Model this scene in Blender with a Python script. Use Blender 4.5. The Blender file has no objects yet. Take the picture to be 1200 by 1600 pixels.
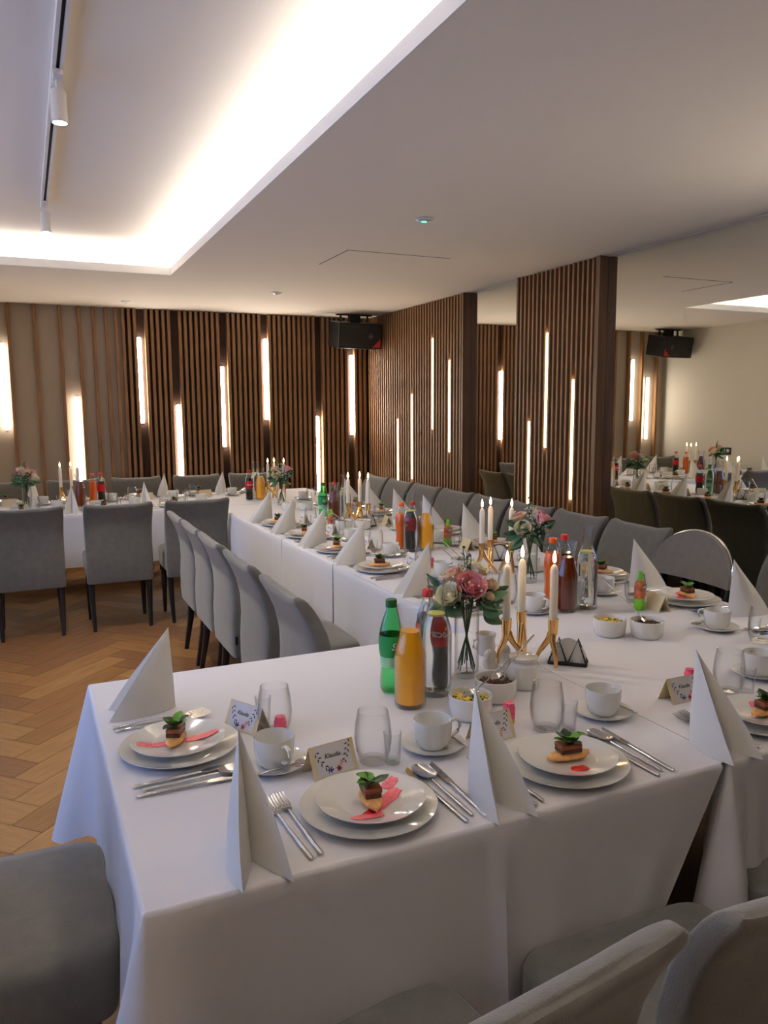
import bpy, math, random
from mathutils import Vector, Matrix
random.seed(7)
PI = math.pi
sc = bpy.context.scene
C = sc.collection

# ------------------------------------------------------------------ camera
cam_d = bpy.data.cameras.new('camera')
cam = bpy.data.objects.new('camera', cam_d); C.objects.link(cam)
cam_d.sensor_fit = 'VERTICAL'; cam_d.sensor_height = 24.0; cam_d.lens = 24.0 * 1224.04 / 1600.0
cam_d.clip_start = 0.05; cam_d.clip_end = 60
def _cam_matrix(pitch, roll, yaw, loc):
    cy, sy = math.cos(yaw), math.sin(yaw)
    f = Vector((sy * math.cos(pitch), cy * math.cos(pitch), -math.sin(pitch)))
    r = Vector((cy, -sy, 0)); u = r.cross(f)
    cr, sr = math.cos(roll), math.sin(roll)
    r2 = cr * r + sr * u; u2 = -sr * r + cr * u
    m = Matrix((r2, u2, -f)).transposed().to_4x4(); m.translation = loc
    return m
cam.matrix_world = _cam_matrix(.130256, -.0062796, .4267056, Vector((0, 0, 1.5)))
sc.camera = cam
# ------------------------------------------------------------------ world, exposure
w = bpy.data.worlds.new('dusk'); sc.world = w; w.use_nodes = True
w.node_tree.nodes['Background'].inputs[0].default_value = (.30, .50, 1.0, 1)
w.node_tree.nodes['Background'].inputs[1].default_value = 1.85
sc.view_settings.view_transform = 'Standard'; sc.view_settings.look = 'None'
sc.view_settings.gamma = 1.0; sc.view_settings.use_curve_mapping = False
sc.view_settings.exposure = 0.64
sc.cycles.max_bounces = 10; sc.cycles.transparent_max_bounces = 24; sc.cycles.transmission_bounces = 10
sc.cycles.sample_clamp_indirect = 4.0; sc.cycles.caustics_reflective = False; sc.cycles.caustics_refractive = False
sc.cycles.blur_glossy = 0.5
E_COVE = 52.0; E_TUBE = 28.0; E_SPOT = 8.0; E_FILL = 60.0; E_FLAME = 26.0

# ------------------------------------------------------------------ materials
def srgb(r, g, b):
    return tuple(((v / 255) / 12.92 if v / 255 <= .04045 else ((v / 255 + .055) / 1.055) ** 2.4) for v in (r, g, b)) + (1,)
def mat(name, col, rough=.6, metal=0, noise=0, nscale=40, bump=0, bscale=200, trans=0, ior=1.45, emit=None, estr=0, sheen=0, sss=0, stretch=(1, 1, 1), coat=0):
    m = bpy.data.materials.new(name); m.use_nodes = True
    nt = m.node_tree; b = nt.nodes['Principled BSDF']
    b.inputs['Base Color'].default_value = col; b.inputs['Roughness'].default_value = rough; b.inputs['Metallic'].default_value = metal
    b.inputs['IOR'].default_value = ior; b.inputs['Transmission Weight'].default_value = trans
    if sheen: b.inputs['Sheen Weight'].default_value = sheen; b.inputs['Sheen Roughness'].default_value = .5
    if coat: b.inputs['Coat Weight'].default_value = coat
    if sss: b.inputs['Subsurface Weight'].default_value = sss; b.inputs['Subsurface Scale'].default_value = .01
    if emit: b.inputs['Emission Color'].default_value = emit; b.inputs['Emission Strength'].default_value = estr
    if noise or bump:
        tc = nt.nodes.new('ShaderNodeTexCoord'); mp = nt.nodes.new('ShaderNodeMapping'); mp.inputs['Scale'].default_value = stretch
        nt.links.new(tc.outputs['Object'], mp.inputs['Vector'])
    if noise:
        n = nt.nodes.new('ShaderNodeTexNoise'); n.inputs['Scale'].default_value = nscale; n.inputs['Detail'].default_value = 5
        nt.links.new(mp.outputs[0], n.inputs['Vector'])
        r = nt.nodes.new('ShaderNodeValToRGB'); r.color_ramp.elements[0].position = .3; r.color_ramp.elements[1].position = .7
        r.color_ramp.elements[0].color = tuple(c * (1 - noise) for c in col[:3]) + (1,)
        r.color_ramp.elements[1].color = tuple(min(1, c * (1 + noise)) for c in col[:3]) + (1,)
        nt.links.new(n.outputs['Fac'], r.inputs[0]); nt.links.new(r.outputs[0], b.inputs['Base Color'])
    if bump:
        n2 = nt.nodes.new('ShaderNodeTexNoise'); n2.inputs['Scale'].default_value = bscale
        nt.links.new(mp.outputs[0], n2.inputs['Vector'])
        bp = nt.nodes.new('ShaderNodeBump'); bp.inputs['Strength'].default_value = bump; bp.inputs['Distance'].default_value = .004
        nt.links.new(n2.outputs['Fac'], bp.inputs['Height']); nt.links.new(bp.outputs[0], b.inputs['Normal'])
    return m
def clear(name, tint=(.97, .98, .98, 1), ior=1.45, gain=1.0):
    """thin clear glass: straight-through transmission with a fresnel sheen on the surface"""
    m = bpy.data.materials.new(name); m.use_nodes = True; nt = m.node_tree; nt.nodes.clear()
    o = nt.nodes.new('ShaderNodeOutputMaterial'); mx = nt.nodes.new('ShaderNodeMixShader'); t = nt.nodes.new('ShaderNodeBsdfTransparent')
    g = nt.nodes.new('ShaderNodeBsdfGlossy'); f = nt.nodes.new('ShaderNodeLayerWeight'); ml = nt.nodes.new('ShaderNodeMath')
    ml.operation = 'MULTIPLY'; ml.inputs[1].default_value = gain; ml.use_clamp = True
    t.inputs[0].default_value = tint; g.inputs['Roughness'].default_value = .03; pw = nt.nodes.new('ShaderNodeMath'); pw.operation = 'POWER'; pw.inputs[1].default_value = 2.6
    ad = nt.nodes.new('ShaderNodeMath'); ad.operation = 'MULTIPLY_ADD'; ad.inputs[1].default_value = .85; ad.inputs[2].default_value = .015
    nt.links.new(f.outputs['Facing'], pw.inputs[0]); nt.links.new(pw.outputs[0], ad.inputs[0]); nt.links.new(ad.outputs[0], ml.inputs[0]); nt.links.new(ml.outputs[0], mx.inputs[0])
    cr_ = nt.nodes.new('ShaderNodeMix'); cr_.data_type = 'RGBA'; cr_.inputs['A'].default_value = tint; cr_.inputs['B'].default_value = tuple(c * .68 for c in tint[:3]) + (1,)
    nt.links.new(pw.outputs[0], cr_.inputs['Factor']); nt.links.new(cr_.outputs['Result'], t.inputs[0])
    nt.links.new(t.outputs[0], mx.inputs[1]); nt.links.new(g.outputs[0], mx.inputs[2]); nt.links.new(mx.outputs[0], o.inputs[0])
    return m
M = {}
M['ceiling'] = mat('ceiling_paint', (.90, .815, .715, 1), .9, bump=.05, bscale=60)
M['plaster'] = mat('wall_plaster', (.66, .63, .57, 1), .9, bump=.06, bscale=80)
M['beige'] = mat('beige_panel', (.50, .42, .335, 1), .8, noise=.04, nscale=3)
M['lip'] = mat('cove_lip', (.82, .82, .80, 1), .6)
M['slat'] = mat('oak_slat', (.29, .15, .066, 1), .5, noise=.28, nscale=9, stretch=(6, 6, .5), bump=.1, bscale=60)
M['backing'] = mat('dark_backing', (.045, .022, .012, 1), .8, noise=.2, nscale=8)
M['capwood'] = mat('oak_cap', (.20, .105, .05, 1), .45, noise=.25, nscale=6, stretch=(5, 5, .4))
M['mirror'] = mat('mirror_glass', (.79, .79, .73, 1), .0, metal=1)
M['cloth'] = mat('white_tablecloth', (.78, .77, .80, 1), .85, bump=.12, bscale=500, sheen=.15)
M['napkin'] = mat('paper_napkin', (.80, .78, .73, 1), .9, bump=.1, bscale=400)
M['chair'] = mat('grey_velour', (.118, .115, .103, 1), .9, noise=.10, nscale=25, bump=.25, bscale=350, sheen=.35)
M['chairlight'] = M['chair']
M['leg'] = mat('dark_wood_leg', (.012, .009, .008, 1), .4)
M['black'] = mat('black_plastic', (.008, .008, .009, 1), .45)
M['grille'] = mat('speaker_grille', (.05, .05, .052, 1), .4)
M['red'] = mat('red_badge', (.55, .03, .035, 1), .4)
M['badge'] = mat('grey_badge', (.25, .25, .26, 1), .3, metal=.7)
M['porc'] = mat('white_porcelain', (.76, .75, .70, 1), .12, coat=.4)
M['porc2'] = mat('cream_porcelain', (.68, .62, .53, 1), .2, coat=.3)
M['steel'] = mat('polished_steel', (.62, .61, .60, 1), .14, metal=1)
M['gold'] = mat('polished_gold', (.83, .50, .20, 1), .10, metal=1)
M['wax'] = mat('candle_wax', (.90, .82, .68, 1), .5, sss=.25)
M['wick'] = mat('wick', (.03, .02, .015, 1), .9)
M['flame'] = mat('flame', (1, .8, .5, 1), .5, emit=(1, .62, .28, 1), estr=E_FLAME)
M['tube'] = mat('tube_glow', (1, 1, 1, 1), .5, emit=(1, .91, .80, 1), estr=E_TUBE)
M['tubewarm'] = mat('side_tube_glow', (1, 1, 1, 1), .5, emit=(1, .78, .42, 1), estr=E_TUBE * .28)
M['tubedim'] = mat('panel_tube_glow', (1, 1, 1, 1), .5, emit=(1, .88, .74, 1), estr=E_TUBE * .38)
M['led'] = mat('cove_led', (1, 1, 1, 1), .5, emit=(1, .95, .88, 1), estr=E_COVE)
M['spotglow'] = mat('spot_lens', (1, 1, 1, 1), .5, emit=(1, .92, .82, 1), estr=30)
M['green_led'] = mat('green_led', (0, 1, .4, 1), .5, emit=(.05, 1, .4, 1), estr=3)
M['whiteplastic'] = mat('white_plastic', (.72, .70, .67, 1), .4)
M['darkslot'] = mat('dark_slot', (.03, .025, .02, 1), .7)
M['glass'] = clear('clear_glass', (.992, .996, .996, 1))
M['water'] = mat('water', (.93, .97, .97, 1), .0, trans=1, ior=1.33)
M['pane'] = clear('window_pane', (.96, .97, 1, 1))
M['oj'] = mat('orange_juice', srgb(255, 178, 14), .35, sss=.1, coat=.5)
M['fanta'] = mat('orange_soda', srgb(240, 105, 10), .2, coat=.5)
M['amber'] = mat('amber_juice', srgb(120, 42, 6), .15, trans=.35, coat=.6)
M['cola'] = mat('cola', (.006, .003, .002, 1), .1, coat=.8)
M['pet'] = clear('clear_bottle', (.93, .95, .95, 1), gain=1.3)
M['greenpet'] = clear('green_bottle_plastic', (.32, .82, .45, 1), gain=1.5)
M['greenlabel'] = mat('green_label', srgb(8, 135, 70), .4)
M['greencap'] = mat('green_cap', srgb(10, 90, 35), .4)
M['redlabel'] = mat('red_label', srgb(190, 20, 25), .4)
M['redcap'] = mat('red_cap', srgb(205, 25, 20), .35)
M['orangecap'] = mat('orange_cap', srgb(235, 90, 20), .35)
M['yellow'] = mat('yellow_print', srgb(235, 170, 20), .5)
M['whiteprint'] = mat('white_print', (.8, .8, .8, 1), .5)
M['lime'] = mat('lime_plastic', srgb(110, 190, 40), .35, coat=.4)
M['kidlabel'] = mat('fruit_label', srgb(175, 95, 60), .5, noise=.5, nscale=60)
M['darkgreen'] = mat('dark_green_print', srgb(20, 80, 30), .5)
M['card'] = mat('cream_card', srgb(222, 205, 165), .8)
M['cardwhite'] = mat('white_card_panel', (.72, .70, .72, 1), .8)
M['ink'] = mat('ink', (.02, .02, .03, 1), .8)
M['inkblue'] = mat('blue_ink', srgb(60, 70, 125), .8)
M['inkred'] = mat('red_ink', srgb(165, 45, 60), .8)
M['inkpink'] = mat('pink_ink', srgb(225, 150, 145), .8)
M['inkgreen'] = mat('green_ink', srgb(70, 90, 70), .8)
M['bread'] = mat('toasted_bread', srgb(226, 170, 105), .75, noise=.25, nscale=60, bump=.3, bscale=250)
M['pate'] = mat('brown_pate', srgb(120, 66, 36), .5, noise=.25, nscale=90)
M['patedark'] = mat('dark_pate', srgb(62, 26, 14), .4, noise=.2, nscale=90)
M['leaf'] = mat('salad_leaf', srgb(75, 130, 35), .5, noise=.35, nscale=60)
M['leafdark'] = mat('dark_salad_leaf', srgb(30, 55, 18), .5, noise=.35, nscale=60)
M['sauce'] = mat('pink_sauce', srgb(238, 112, 125), .35, noise=.22, nscale=120)
M['saucered'] = mat('red_sauce', srgb(205, 22, 36), .3, noise=.3, nscale=160)
M['rose'] = mat('pink_rose_petal', srgb(240, 165, 168), .6, noise=.1, nscale=40, sss=.1)
M['cream'] = mat('cream_petal', srgb(250, 238, 205), .6, noise=.1, nscale=40, sss=.1)
M['peach'] = mat('peach_petal', srgb(250, 218, 185), .6, noise=.1, nscale=40, sss=.1)
M['euca'] = mat('eucalyptus_leaf', srgb(72, 110, 78), .55, noise=.25, nscale=25)
M['eucad'] = mat('dark_foliage', srgb(30, 50, 32), .6, noise=.3, nscale=60)
M['stem'] = mat('green_stem', srgb(60, 85, 45), .5)
M['gyp'] = mat('small_white_blossom', (.80, .80, .72, 1), .7)
M['saladyellow'] = mat('yellow_salad', srgb(225, 195, 80), .5, noise=.3, nscale=150)
M['saladgreen'] = mat('green_salad', srgb(70, 95, 35), .5, noise=.3, nscale=120)
M['beet'] = mat('beet_salad', srgb(70, 18, 24), .35, noise=.4, nscale=150)
M['pink'] = mat('pink_bottle', srgb(235, 90, 120), .35, noise=.3, nscale=100)
M['woodpl'] = [mat('oak_plank_%s' % n, c, .42, noise=.22, nscale=5, stretch=(1, 8, 1), bump=.08, bscale=40) for n, c in
               (('honey', (.30, .150, .050, 1)), ('amber', (.25, .12, .038, 1)), ('light', (.335, .175, .060, 1)), ('brown', (.21, .098, .038, 1)))]
M['floorbase'] = mat('floor_base', (.16, .085, .04, 1), .5, noise=.2, nscale=4)
M['greyshell'] = mat('grey_shell_fabric', (.17, .16, .145, 1), .85, noise=.08, nscale=30, sheen=.2)

# ------------------------------------------------------------------ mesh helpers
class MB:
    def __init__(s): s.v = []; s.f = []
    def add(s, vs, fs):
        o = len(s.v); s.v += [tuple(p) for p in vs]; s.f += [tuple(i + o for i in f) for f in fs]; return s
    def box(s, x0, x1, y0, y1, z0, z1):
        return s.add([(x, y, z) for z in (z0, z1) for y in (y0, y1) for x in (x0, x1)],
                     [(0, 2, 3, 1), (4, 5, 7, 6), (0, 1, 5, 4), (2, 6, 7, 3), (0, 4, 6, 2), (1, 3, 7, 5)])
    def loft(s, rings, cap0=True, cap1=True):
        n = len(rings[0]); vs = [p for r in rings for p in r]; fs = []
        for k in range(len(rings) - 1):
            for i in range(n):
                j = (i + 1) % n
                fs.append((k * n + i, k * n + j, (k + 1) * n + j, (k + 1) * n + i))
        if cap0: fs.append(tuple(range(n - 1, -1, -1)))
        if cap1: fs.append(tuple((len(rings) - 1) * n + i for i in range(n)))
        return s.add(vs, fs)
    def lathe(s, prof, seg=24, cx=0, cy=0, cap0=True, cap1=True):
        return s.loft([[(cx + r * math.cos(2 * PI * i / seg), cy + r * math.sin(2 * PI * i / seg), z) for i in range(seg)] for r, z in prof], cap0, cap1)
    def tube(s, pts, rad, seg=8, flat=1.0):
        pts = [Vector(p) for p in pts]; rings = []
        if not hasattr(rad, '__len__'): rad = [rad] * len(pts)
        for i, p in enumerate(pts):
            d = (pts[min(i + 1, len(pts) - 1)] - pts[max(i - 1, 0)]).normalized()
            a = Vector((0, 0, 1)) if abs(d.z) < .9 else Vector((1, 0, 0))
            u = d.cross(a).normalized(); v = d.cross(u).normalized()
            rings.append([p + rad[i] * (math.cos(2 * PI * k / seg) * u + flat * math.sin(2 * PI * k / seg) * v) for k in range(seg)])
        return s.loft(rings)
    def grid(s, fn, nu, nv):
        vs = [fn(i / nu, j / nv) for i in range(nu + 1) for j in range(nv + 1)]
        return s.add(vs, [(i * (nv + 1) + j, (i + 1) * (nv + 1) + j, (i + 1) * (nv + 1) + j + 1, i * (nv + 1) + j + 1) for i in range(nu) for j in range(nv)])
    def ball(s, c, r, seg=8, rings=6, sq=(1, 1, 1)):
        vs = [(c[0], c[1], c[2] - r * sq[2])]; fs = []
        for j in range(1, rings):
            t = -PI / 2 + PI * j / rings
            vs += [(c[0] + r * sq[0] * math.cos(t) * math.cos(2 * PI * i / seg), c[1] + r * sq[1] * math.cos(t) * math.sin(2 * PI * i / seg), c[2] + r * sq[2] * math.sin(t)) for i in range(seg)]
        vs.append((c[0], c[1], c[2] + r * sq[2])); top = len(vs) - 1
        for i in range(seg):
            j = (i + 1) % seg; fs.append((0, 1 + j, 1 + i)); fs.append((top, top - seg + i, top - seg + j))
        for k in range(rings - 2):
            for i in range(seg):
                j = (i + 1) % seg; a = 1 + k * seg; b = a + seg; fs.append((a + i, a + j, b + j, b + i))
        return s.add(vs, fs)
    def xf(s, m):
        s.v = [tuple(m @ Vector(p)) for p in s.v]; return s
    def mesh(s, name, material, smooth=True, angle=40):
        me = bpy.data.meshes.new(name); me.from_pydata(s.v, [], s.f); me.update()
        import bmesh as _b
        bm = _b.new(); bm.from_mesh(me); _b.ops.recalc_face_normals(bm, faces=bm.faces); bm.to_mesh(me); bm.free()
        me.materials.append(material)
        if smooth:
            me.polygons.foreach_set('use_smooth', [True] * len(me.polygons))
            try: me.set_sharp_from_angle(angle=math.radians(angle))
            except Exception: pass
        return me
    def build(s, name, material, parent=None, smooth=True, loc=(0, 0, 0), rz=0, angle=40):
        return link(name, s.mesh(name, material, smooth, angle), parent, loc, rz)
def link(name, me, parent=None, loc=(0, 0, 0), rz=0):
    o = bpy.data.objects.new(name, me); C.objects.link(o); o.location = loc; o.rotation_euler = (0, 0, rz)
    if parent is not None: o.parent = parent
    return o
def bevel(o, wd=.004, seg=2):
    md = o.modifiers.new('soft_edges', 'BEVEL'); md.width = wd; md.segments = seg; md.limit_method = 'ANGLE'; return o
def tag(o, label, cat, group=None):
    o['label'] = label; o['category'] = cat
    if group: o['group'] = group
    return o
def thing(name, label, cat, loc=(0, 0, 0), rz=0, group=None):
    o = bpy.data.objects.new(name, None); C.objects.link(o); o.empty_display_size = .05
    o.location = loc; o.rotation_euler = (0, 0, rz); return tag(o, label, cat, group)
def struct(o): o['kind'] = 'structure'; return o
KIDS = {}
def kids(o):
    if o.name not in KIDS: KIDS[o.name] = [c for c in bpy.data.objects if c.parent == o]
    return KIDS[o.name]
def dup(root, loc, rz, label=None, group=None, cat=None):
    r = root.copy(); C.objects.link(r); r.location = loc; r.rotation_euler = (0, 0, rz)
    if label: r['label'] = label
    if group: r['group'] = group
    for ch in kids(root):
        c = ch.copy(); C.objects.link(c); c.parent = r
        for g in kids(ch):
            d = g.copy(); C.objects.link(d); d.parent = c
    return r
USED = set()
def put(proto, loc, rz, label, group):
    """first use moves the prototype itself, later uses copy it"""
    if proto.name not in USED:
        kids(proto)
        for ch in kids(proto): kids(ch)
        USED.add(proto.name); proto.location = loc; proto.rotation_euler = (0, 0, rz); tag(proto, label, proto['category'], group); return proto
    return dup(proto, loc, rz, label, group)
_txt = {}
def text_mesh(s, size, fn, name, material, parent, shear=0.0, bold=0.0):
    cu = bpy.data.curves.new('lettering', 'FONT'); cu.body = s; cu.size = size; cu.align_x = 'CENTER'; cu.align_y = 'CENTER'; cu.shear = shear
    cu.offset = bold; cu.resolution_u = 3
    o = bpy.data.objects.new('lettering', cu); C.objects.link(o)
    bpy.context.view_layer.update()
    me = bpy.data.meshes.new_from_object(o.evaluated_get(bpy.context.evaluated_depsgraph_get()))
    bpy.data.objects.remove(o)
    for v in me.vertices: v.co = fn(v.co.x, v.co.y)
    me.name = name; me.materials.clear(); me.materials.append(material)
    return link(name, me, parent)

# ================================================================== STRUCTURE
XL, XR, YB, ZC = -.72, 3.60, 8.23, 2.50      # pier wall, mirror plane, back wall, ceiling
XW, YF = -1.9, -2.2                          # window wall, wall behind the camera
# floor and oak herringbone planks
fl = struct(MB().box(XW - .1, XR + .2, YF - .1, YB + .2, -.2, -.012).build('floor', M['floorbase'], None, False))
Wp, Np = .145, 5
plank_me = [bevel(link('plank', MB().box(.0012, Np * Wp - .0012, .0012, Wp - .0012, -.0125, 0).mesh('plank', m, False), fl), .0015, 1).data for m in M['woodpl']]
first = {}
for o in list(bpy.data.objects):
    if o.name.startswith('plank'): bpy.data.objects.remove(o)
s2 = 1 / math.sqrt(2); nplank = 0
o0 = Vector((-.03, 2.916))
for r in range(-40, 80):
    for c in range(-60, 60):
        for kind in (0, 1):
            if kind == 0:
                if (c - r) % (2 * Np): continue
                a, b, rot = c * Wp, r * Wp, 0
                ca, cb = a + Np * Wp / 2, b + Wp / 2
            else:
                if (r - (c - 2 * Np + 1)) % (2 * Np): continue
                a, b, rot = (c + 1) * Wp, r * Wp, PI / 2
                ca, cb = c * Wp + Wp / 2, b + Np * Wp / 2
            cx, cy = o0.x + (ca - cb) * s2, o0.y + (ca + cb) * s2
            if not (-1.62 < cx < 1.22 and 1.1 < cy < 7.9): continue
            if cx < -.42 and cy > 6.1: continue
            if nplank >= 296: continue
            x, y = o0.x + (a - b) * s2, o0.y + (a + b) * s2
            link('plank', plank_me[random.randrange(4)], fl, (x, y, 0), PI / 4 + rot); nplank += 1
# ceiling with cove opening
cx0, cx1, cy0, cy1 = XL, 1.06, -1.5, 6.12
lipz, upz = ZC + .055, ZC + .17
tro = .17
me = MB()
for a, b, c_, d in ((XW - .1, cx0, YF - .1, YB + .1), (cx1, XR + .15, YF - .1, YB + .1), (cx0, cx1, YF - .1, cy0), (cx0, cx1, cy1, YB + .1)):
    me.box(a, b, c_, d, ZC, ZC + .03)
ceil = struct(me.build('ceiling', M['ceiling'], None, False))
me = MB().box(XW - .1, XR + .15, YF - .1, YB + .1, upz, upz + .05)
me.box(cx0 - tro - .03, cx0 - tro, cy0 - tro, cy1 + tro, ZC + .03, upz); me.box(cx1 + tro, cx1 + tro + .03, cy0 - tro, cy1 + tro, ZC + .03, upz)
me.box(cx0 - tro, cx1 + tro, cy0 - tro - .03, cy0 - tro, ZC + .03, upz); me.box(cx0 - tro, cx1 + tro, cy1 + tro, cy1 + tro + .03, ZC + .03, upz)
me.build('upper_ceiling', M['ceiling'], ceil, False)
me = MB(); t = .008
me.box(cx0, cx0 + t, cy0, cy1, ZC - .001, lipz); me.box(cx1 - t, cx1, cy0, cy1, ZC - .001, lipz)
me.box(cx0 + t, cx1 - t, cy0, cy0 + t, ZC - .001, lipz); me.box(cx0 + t, cx1 - t, cy1 - t, cy1, ZC - .001, lipz)
me.build('cove_lip', M['lip'], ceil, False)
L = .03; e = .055; z0, z1 = ZC + .034, ZC + .046
for (a, b, c_, d) in ((cx0 - e - L, cx0 - e, cy0 - .05, cy1 + .05), (cx1 + e, cx1 + e + L, cy0 - .05, cy1 + .05), (cx0 - .05, cx1 + .05, cy0 - e - L, cy0 - e), (cx0 - .05, cx1 + .05, cy1 + e, cy1 + e + L)):
    MB().box(a, b, c_, d, z0, z1).build('light_strip', M['led'], ceil, False)
# access panel seams, detectors
ap = MB()
for a, b, c_, d in ((1.922, 2.66, 4.750, 4.758), (1.920, 1.927, 4.75, 5.29)): ap.box(a, b, c_, d, ZC - .0012, ZC + .002)
struct(ap.build('trim_1', M['darkslot'], ceil, False))
def detector(x, y, label, led):
    t = thing('ceiling_sensor', label, 'sensor', (x, y, ZC))
    MB().lathe([(.045, 0), (.045, -.006), (.03, -.014), (.0, -.014)], 20, cap0=False).build('housing', M['whiteplastic'], t)
    MB().box(-.012, .012, -.006, .006, -.017, -.013).build('indicator', M['green_led'] if led else M['badge'], t, False)
    return t
detector(1.99, 3.84, 'small ceiling detector with a green light in the middle of the ceiling', True)
detector(2.03, 6.66, 'round white ceiling detector ahead of the slatted far wall', False)
detector(.91, 7.70, 'round white ceiling detector close above the beige panels', False)
# walls
struct(MB().box(XW - .1, XR + .2, YB, YB + .12, -.1, ZC).build('wall_back', M['beige'], None, False))
wb = bpy.data.objects['wall_back']
MB().box(.93, XR - .02, YB - .004, YB, 0, ZC - .002).build('backing_panel', M['backing'], wb, False)
slat_me = bevel(link('slat', MB().box(-.0145, .0145, -.050, 0, .0, ZC - .004).mesh('slat', M['slat'], False)), .0015, 1)
me0 = slat_me.data; bpy.data.objects.remove(slat_me)
TB = [(1.075, 1.38, 2.22), (1.43, .72, 1.56), (1.89, 1.12, 1.95), (2.355, 1.40, 2.245), (2.925, .60, 1.43), (3.34, 1.22, 2.10)]
fins = [-.57, -.31, -.085, .14, .36, .53, .66, .775, .865, .93]
x = .985; dense = []
while x < 3.50: dense.append(x); x += .0545
for x in fins + dense:
    if min(abs(x - t[0]) for t in TB) < .0285: continue
    link('slat', me0, wb, (x, YB - .005, 0))
sl = MB().box(.90, 3.53, YB - .008, YB - .004, 0, .01)
TBL = [(-.42, 1.08, 1.90), (-.155, 1.33, 2.13), (.475, .80, 1.64)]
nth = ['first', 'second', 'third', 'fourth', 'fifth', 'sixth', 'seventh', 'eighth', 'ninth', 'tenth', 'eleventh', 'twelfth']
def tube_light(x, y, z0, z1, rz, label, w_=.021, mt='tube'):
    t = thing('wall_light', label, 'light', (x, y, z0), rz, 'vertical light tubes between the slats')
    MB().lathe([(w_ * .3, 0), (w_, .004), (w_, z1 - z0 - .004), (w_ * .3, z1 - z0)], 12).build('diffuser', M[mt], t)
    MB().box(-.009, .009, w_ * .8, w_ + .008, -.006, z1 - z0 + .006).build('holder', M['backing'], t, False)
for i, (x, a, b) in enumerate(TB):
    tube_light(x, YB - .038, a, b, 0, 'vertical light tube in the dense far slats, %s counted from the beige panels' % nth[i])
for i, (x, a, b) in enumerate(TBL):
    tube_light(x, YB - .038, a, b, 0, ['vertical light tube on the beige panel next to the white wall', 'high vertical light tube on beige panels, above the flower vase', 'low vertical light tube on beige panels behind the amber carafe'][i], mt='tubedim')
# mirror wall
wr = struct(MB().box(XR, XR + .12, YF, YB, -.1, ZC).build('wall_right', M['plaster'], None, False))
mr = tag(MB().box(XR - .006, XR - .0005, -.9, 6.06, .02, ZC - .006).build('wall_mirror', M['mirror'], None, False), 'floor to ceiling mirror glazing along the whole side wall', 'mirror')
bk = MB().box(XR - .03, XR - .0005, 6.085, YB - .05, 0, ZC - .002)
bk.build('backing_panel', M['backing'], wr, False)
MB().box(XR - .078, XR - .0005, 6.06, 6.085, 0, ZC - .001).build('end_panel', M['capwood'], wr, False)
slat2 = bevel(link('slat', MB().box(-.045, 0, -.0095, .0095, 0, ZC - .003).mesh('slat', M['slat'], False)), .0015, 1); me2 = slat2.data; bpy.data.objects.remove(slat2)
TR = [(7.41, .56, 1.40), (7.045, .80, 1.65), (6.63, 1.31, 2.16), (6.28, 1.11, 1.94)]
TC = [(5.075, .56, 1.40), (4.86, 1.21, 2.05), (4.505, .85, 1.70)]
y = 6.115
while y < 8.15:
    link('slat', me2, wr, (XR - .030, y, 0))
    y += .0545
col = tag(MB().box(XR - .030, XR - .007, 4.31, 5.22, .0, ZC - .002).build('slatted_column', M['backing'], None, False), 'free standing oak slat column panel mounted over the mirror', 'wall panel')
MB().box(XR - .079, XR - .007, 4.27, 4.31, 0, ZC - .001).build('end_panel', M['capwood'], col, False)
MB().box(XR - .079, XR - .007, 5.22, 5.24, 0, ZC - .001).build('end_panel', M['capwood'], col, False)
y = 4.345
while y < 5.21:
    link('slat', me2, col, (XR - .030, y, 0))
    y += .0525
for i, (y, a, b) in enumerate(TR):
    y = 6.115 + (round((y - 6.115) / .0545 - .5) + .5) * .0545
    tube_light(XR - .066, y, a, b, -PI / 2, 'light tube in the corner slatted wall, %s counted from the corner' % nth[i], .012, 'tubewarm')
for i, (y, a, b) in enumerate(TC):
    y = 4.345 + (round((y - 4.345) / .0525 - .5) + .5) * .0525
    tube_light(XR - .066, y, a, b, -PI / 2, 'light tube in the slatted mirror column, %s counted from its far edge' % nth[i], .012, 'tubewarm')
# window side walls
struct(MB().box(XW, XL, 6.35, 6.42, 0, ZC).build('wall_return', M['plaster'], None, False))
pier = struct(MB().box(XL - .06, XL, 6.42, YB, 0, ZC).build('wall_left', M['plaster'], None, False))
t = thing('wall_switch', 'black framed square switch on the white wall past the far table', 'switch', (XL, 7.08, .96))
MB().box(0, .008, -.045, .045, -.045, .045).build('frame', M['black'], t, False)
MB().lathe([(.026, 0), (.026, .004), (.022, .006)], 20).xf(Matrix.Rotation(PI / 2, 4, 'Y')).build('dial', M['badge'], t, loc=(.008, 0, 0))
wy0, wy1, wz0, wz1 = .9, 5.3, .75, 2.30
wl = MB().box(XW - .1, XW, YF, wy0, 0, ZC); wl.box(XW - .1, XW, wy1, 6.42, 0, ZC)
wl.box(XW - .1, XW, wy0, wy1, 0, wz0); wl.box(XW - .1, XW, wy0, wy1, wz1, ZC)
struct(wl.build('wall_window_side', M['plaster'], None, False))
wf = MB()
for yy in (wy0, (wy0 * 2 + wy1) / 3, (wy0 + wy1 * 2) / 3, wy1): wf.box(XW - .06, XW - .01, yy - .025, yy + .025, wz0, wz1)
for zz in (wz0 + .02, wz1 - .02): wf.box(XW - .06, XW - .01, wy0, wy1, zz - .025, zz + .025)
wi = struct(wf.build('window_1', M['whiteplastic'], None, False))
for k in range(3):
    a = wy0 + k * (wy1 - wy0) / 3 + .025; MB().box(XW - .04, XW - .035, a, a + (wy1 - wy0) / 3 - .05, wz0 + .045, wz1 - .045).build('pane', M['pane'], wi, False)
struct(MB().box(XW - .1, XR + .12, YF - .1, YF, 0, ZC).build('wall_front', M['capwood'], None, False))
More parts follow.
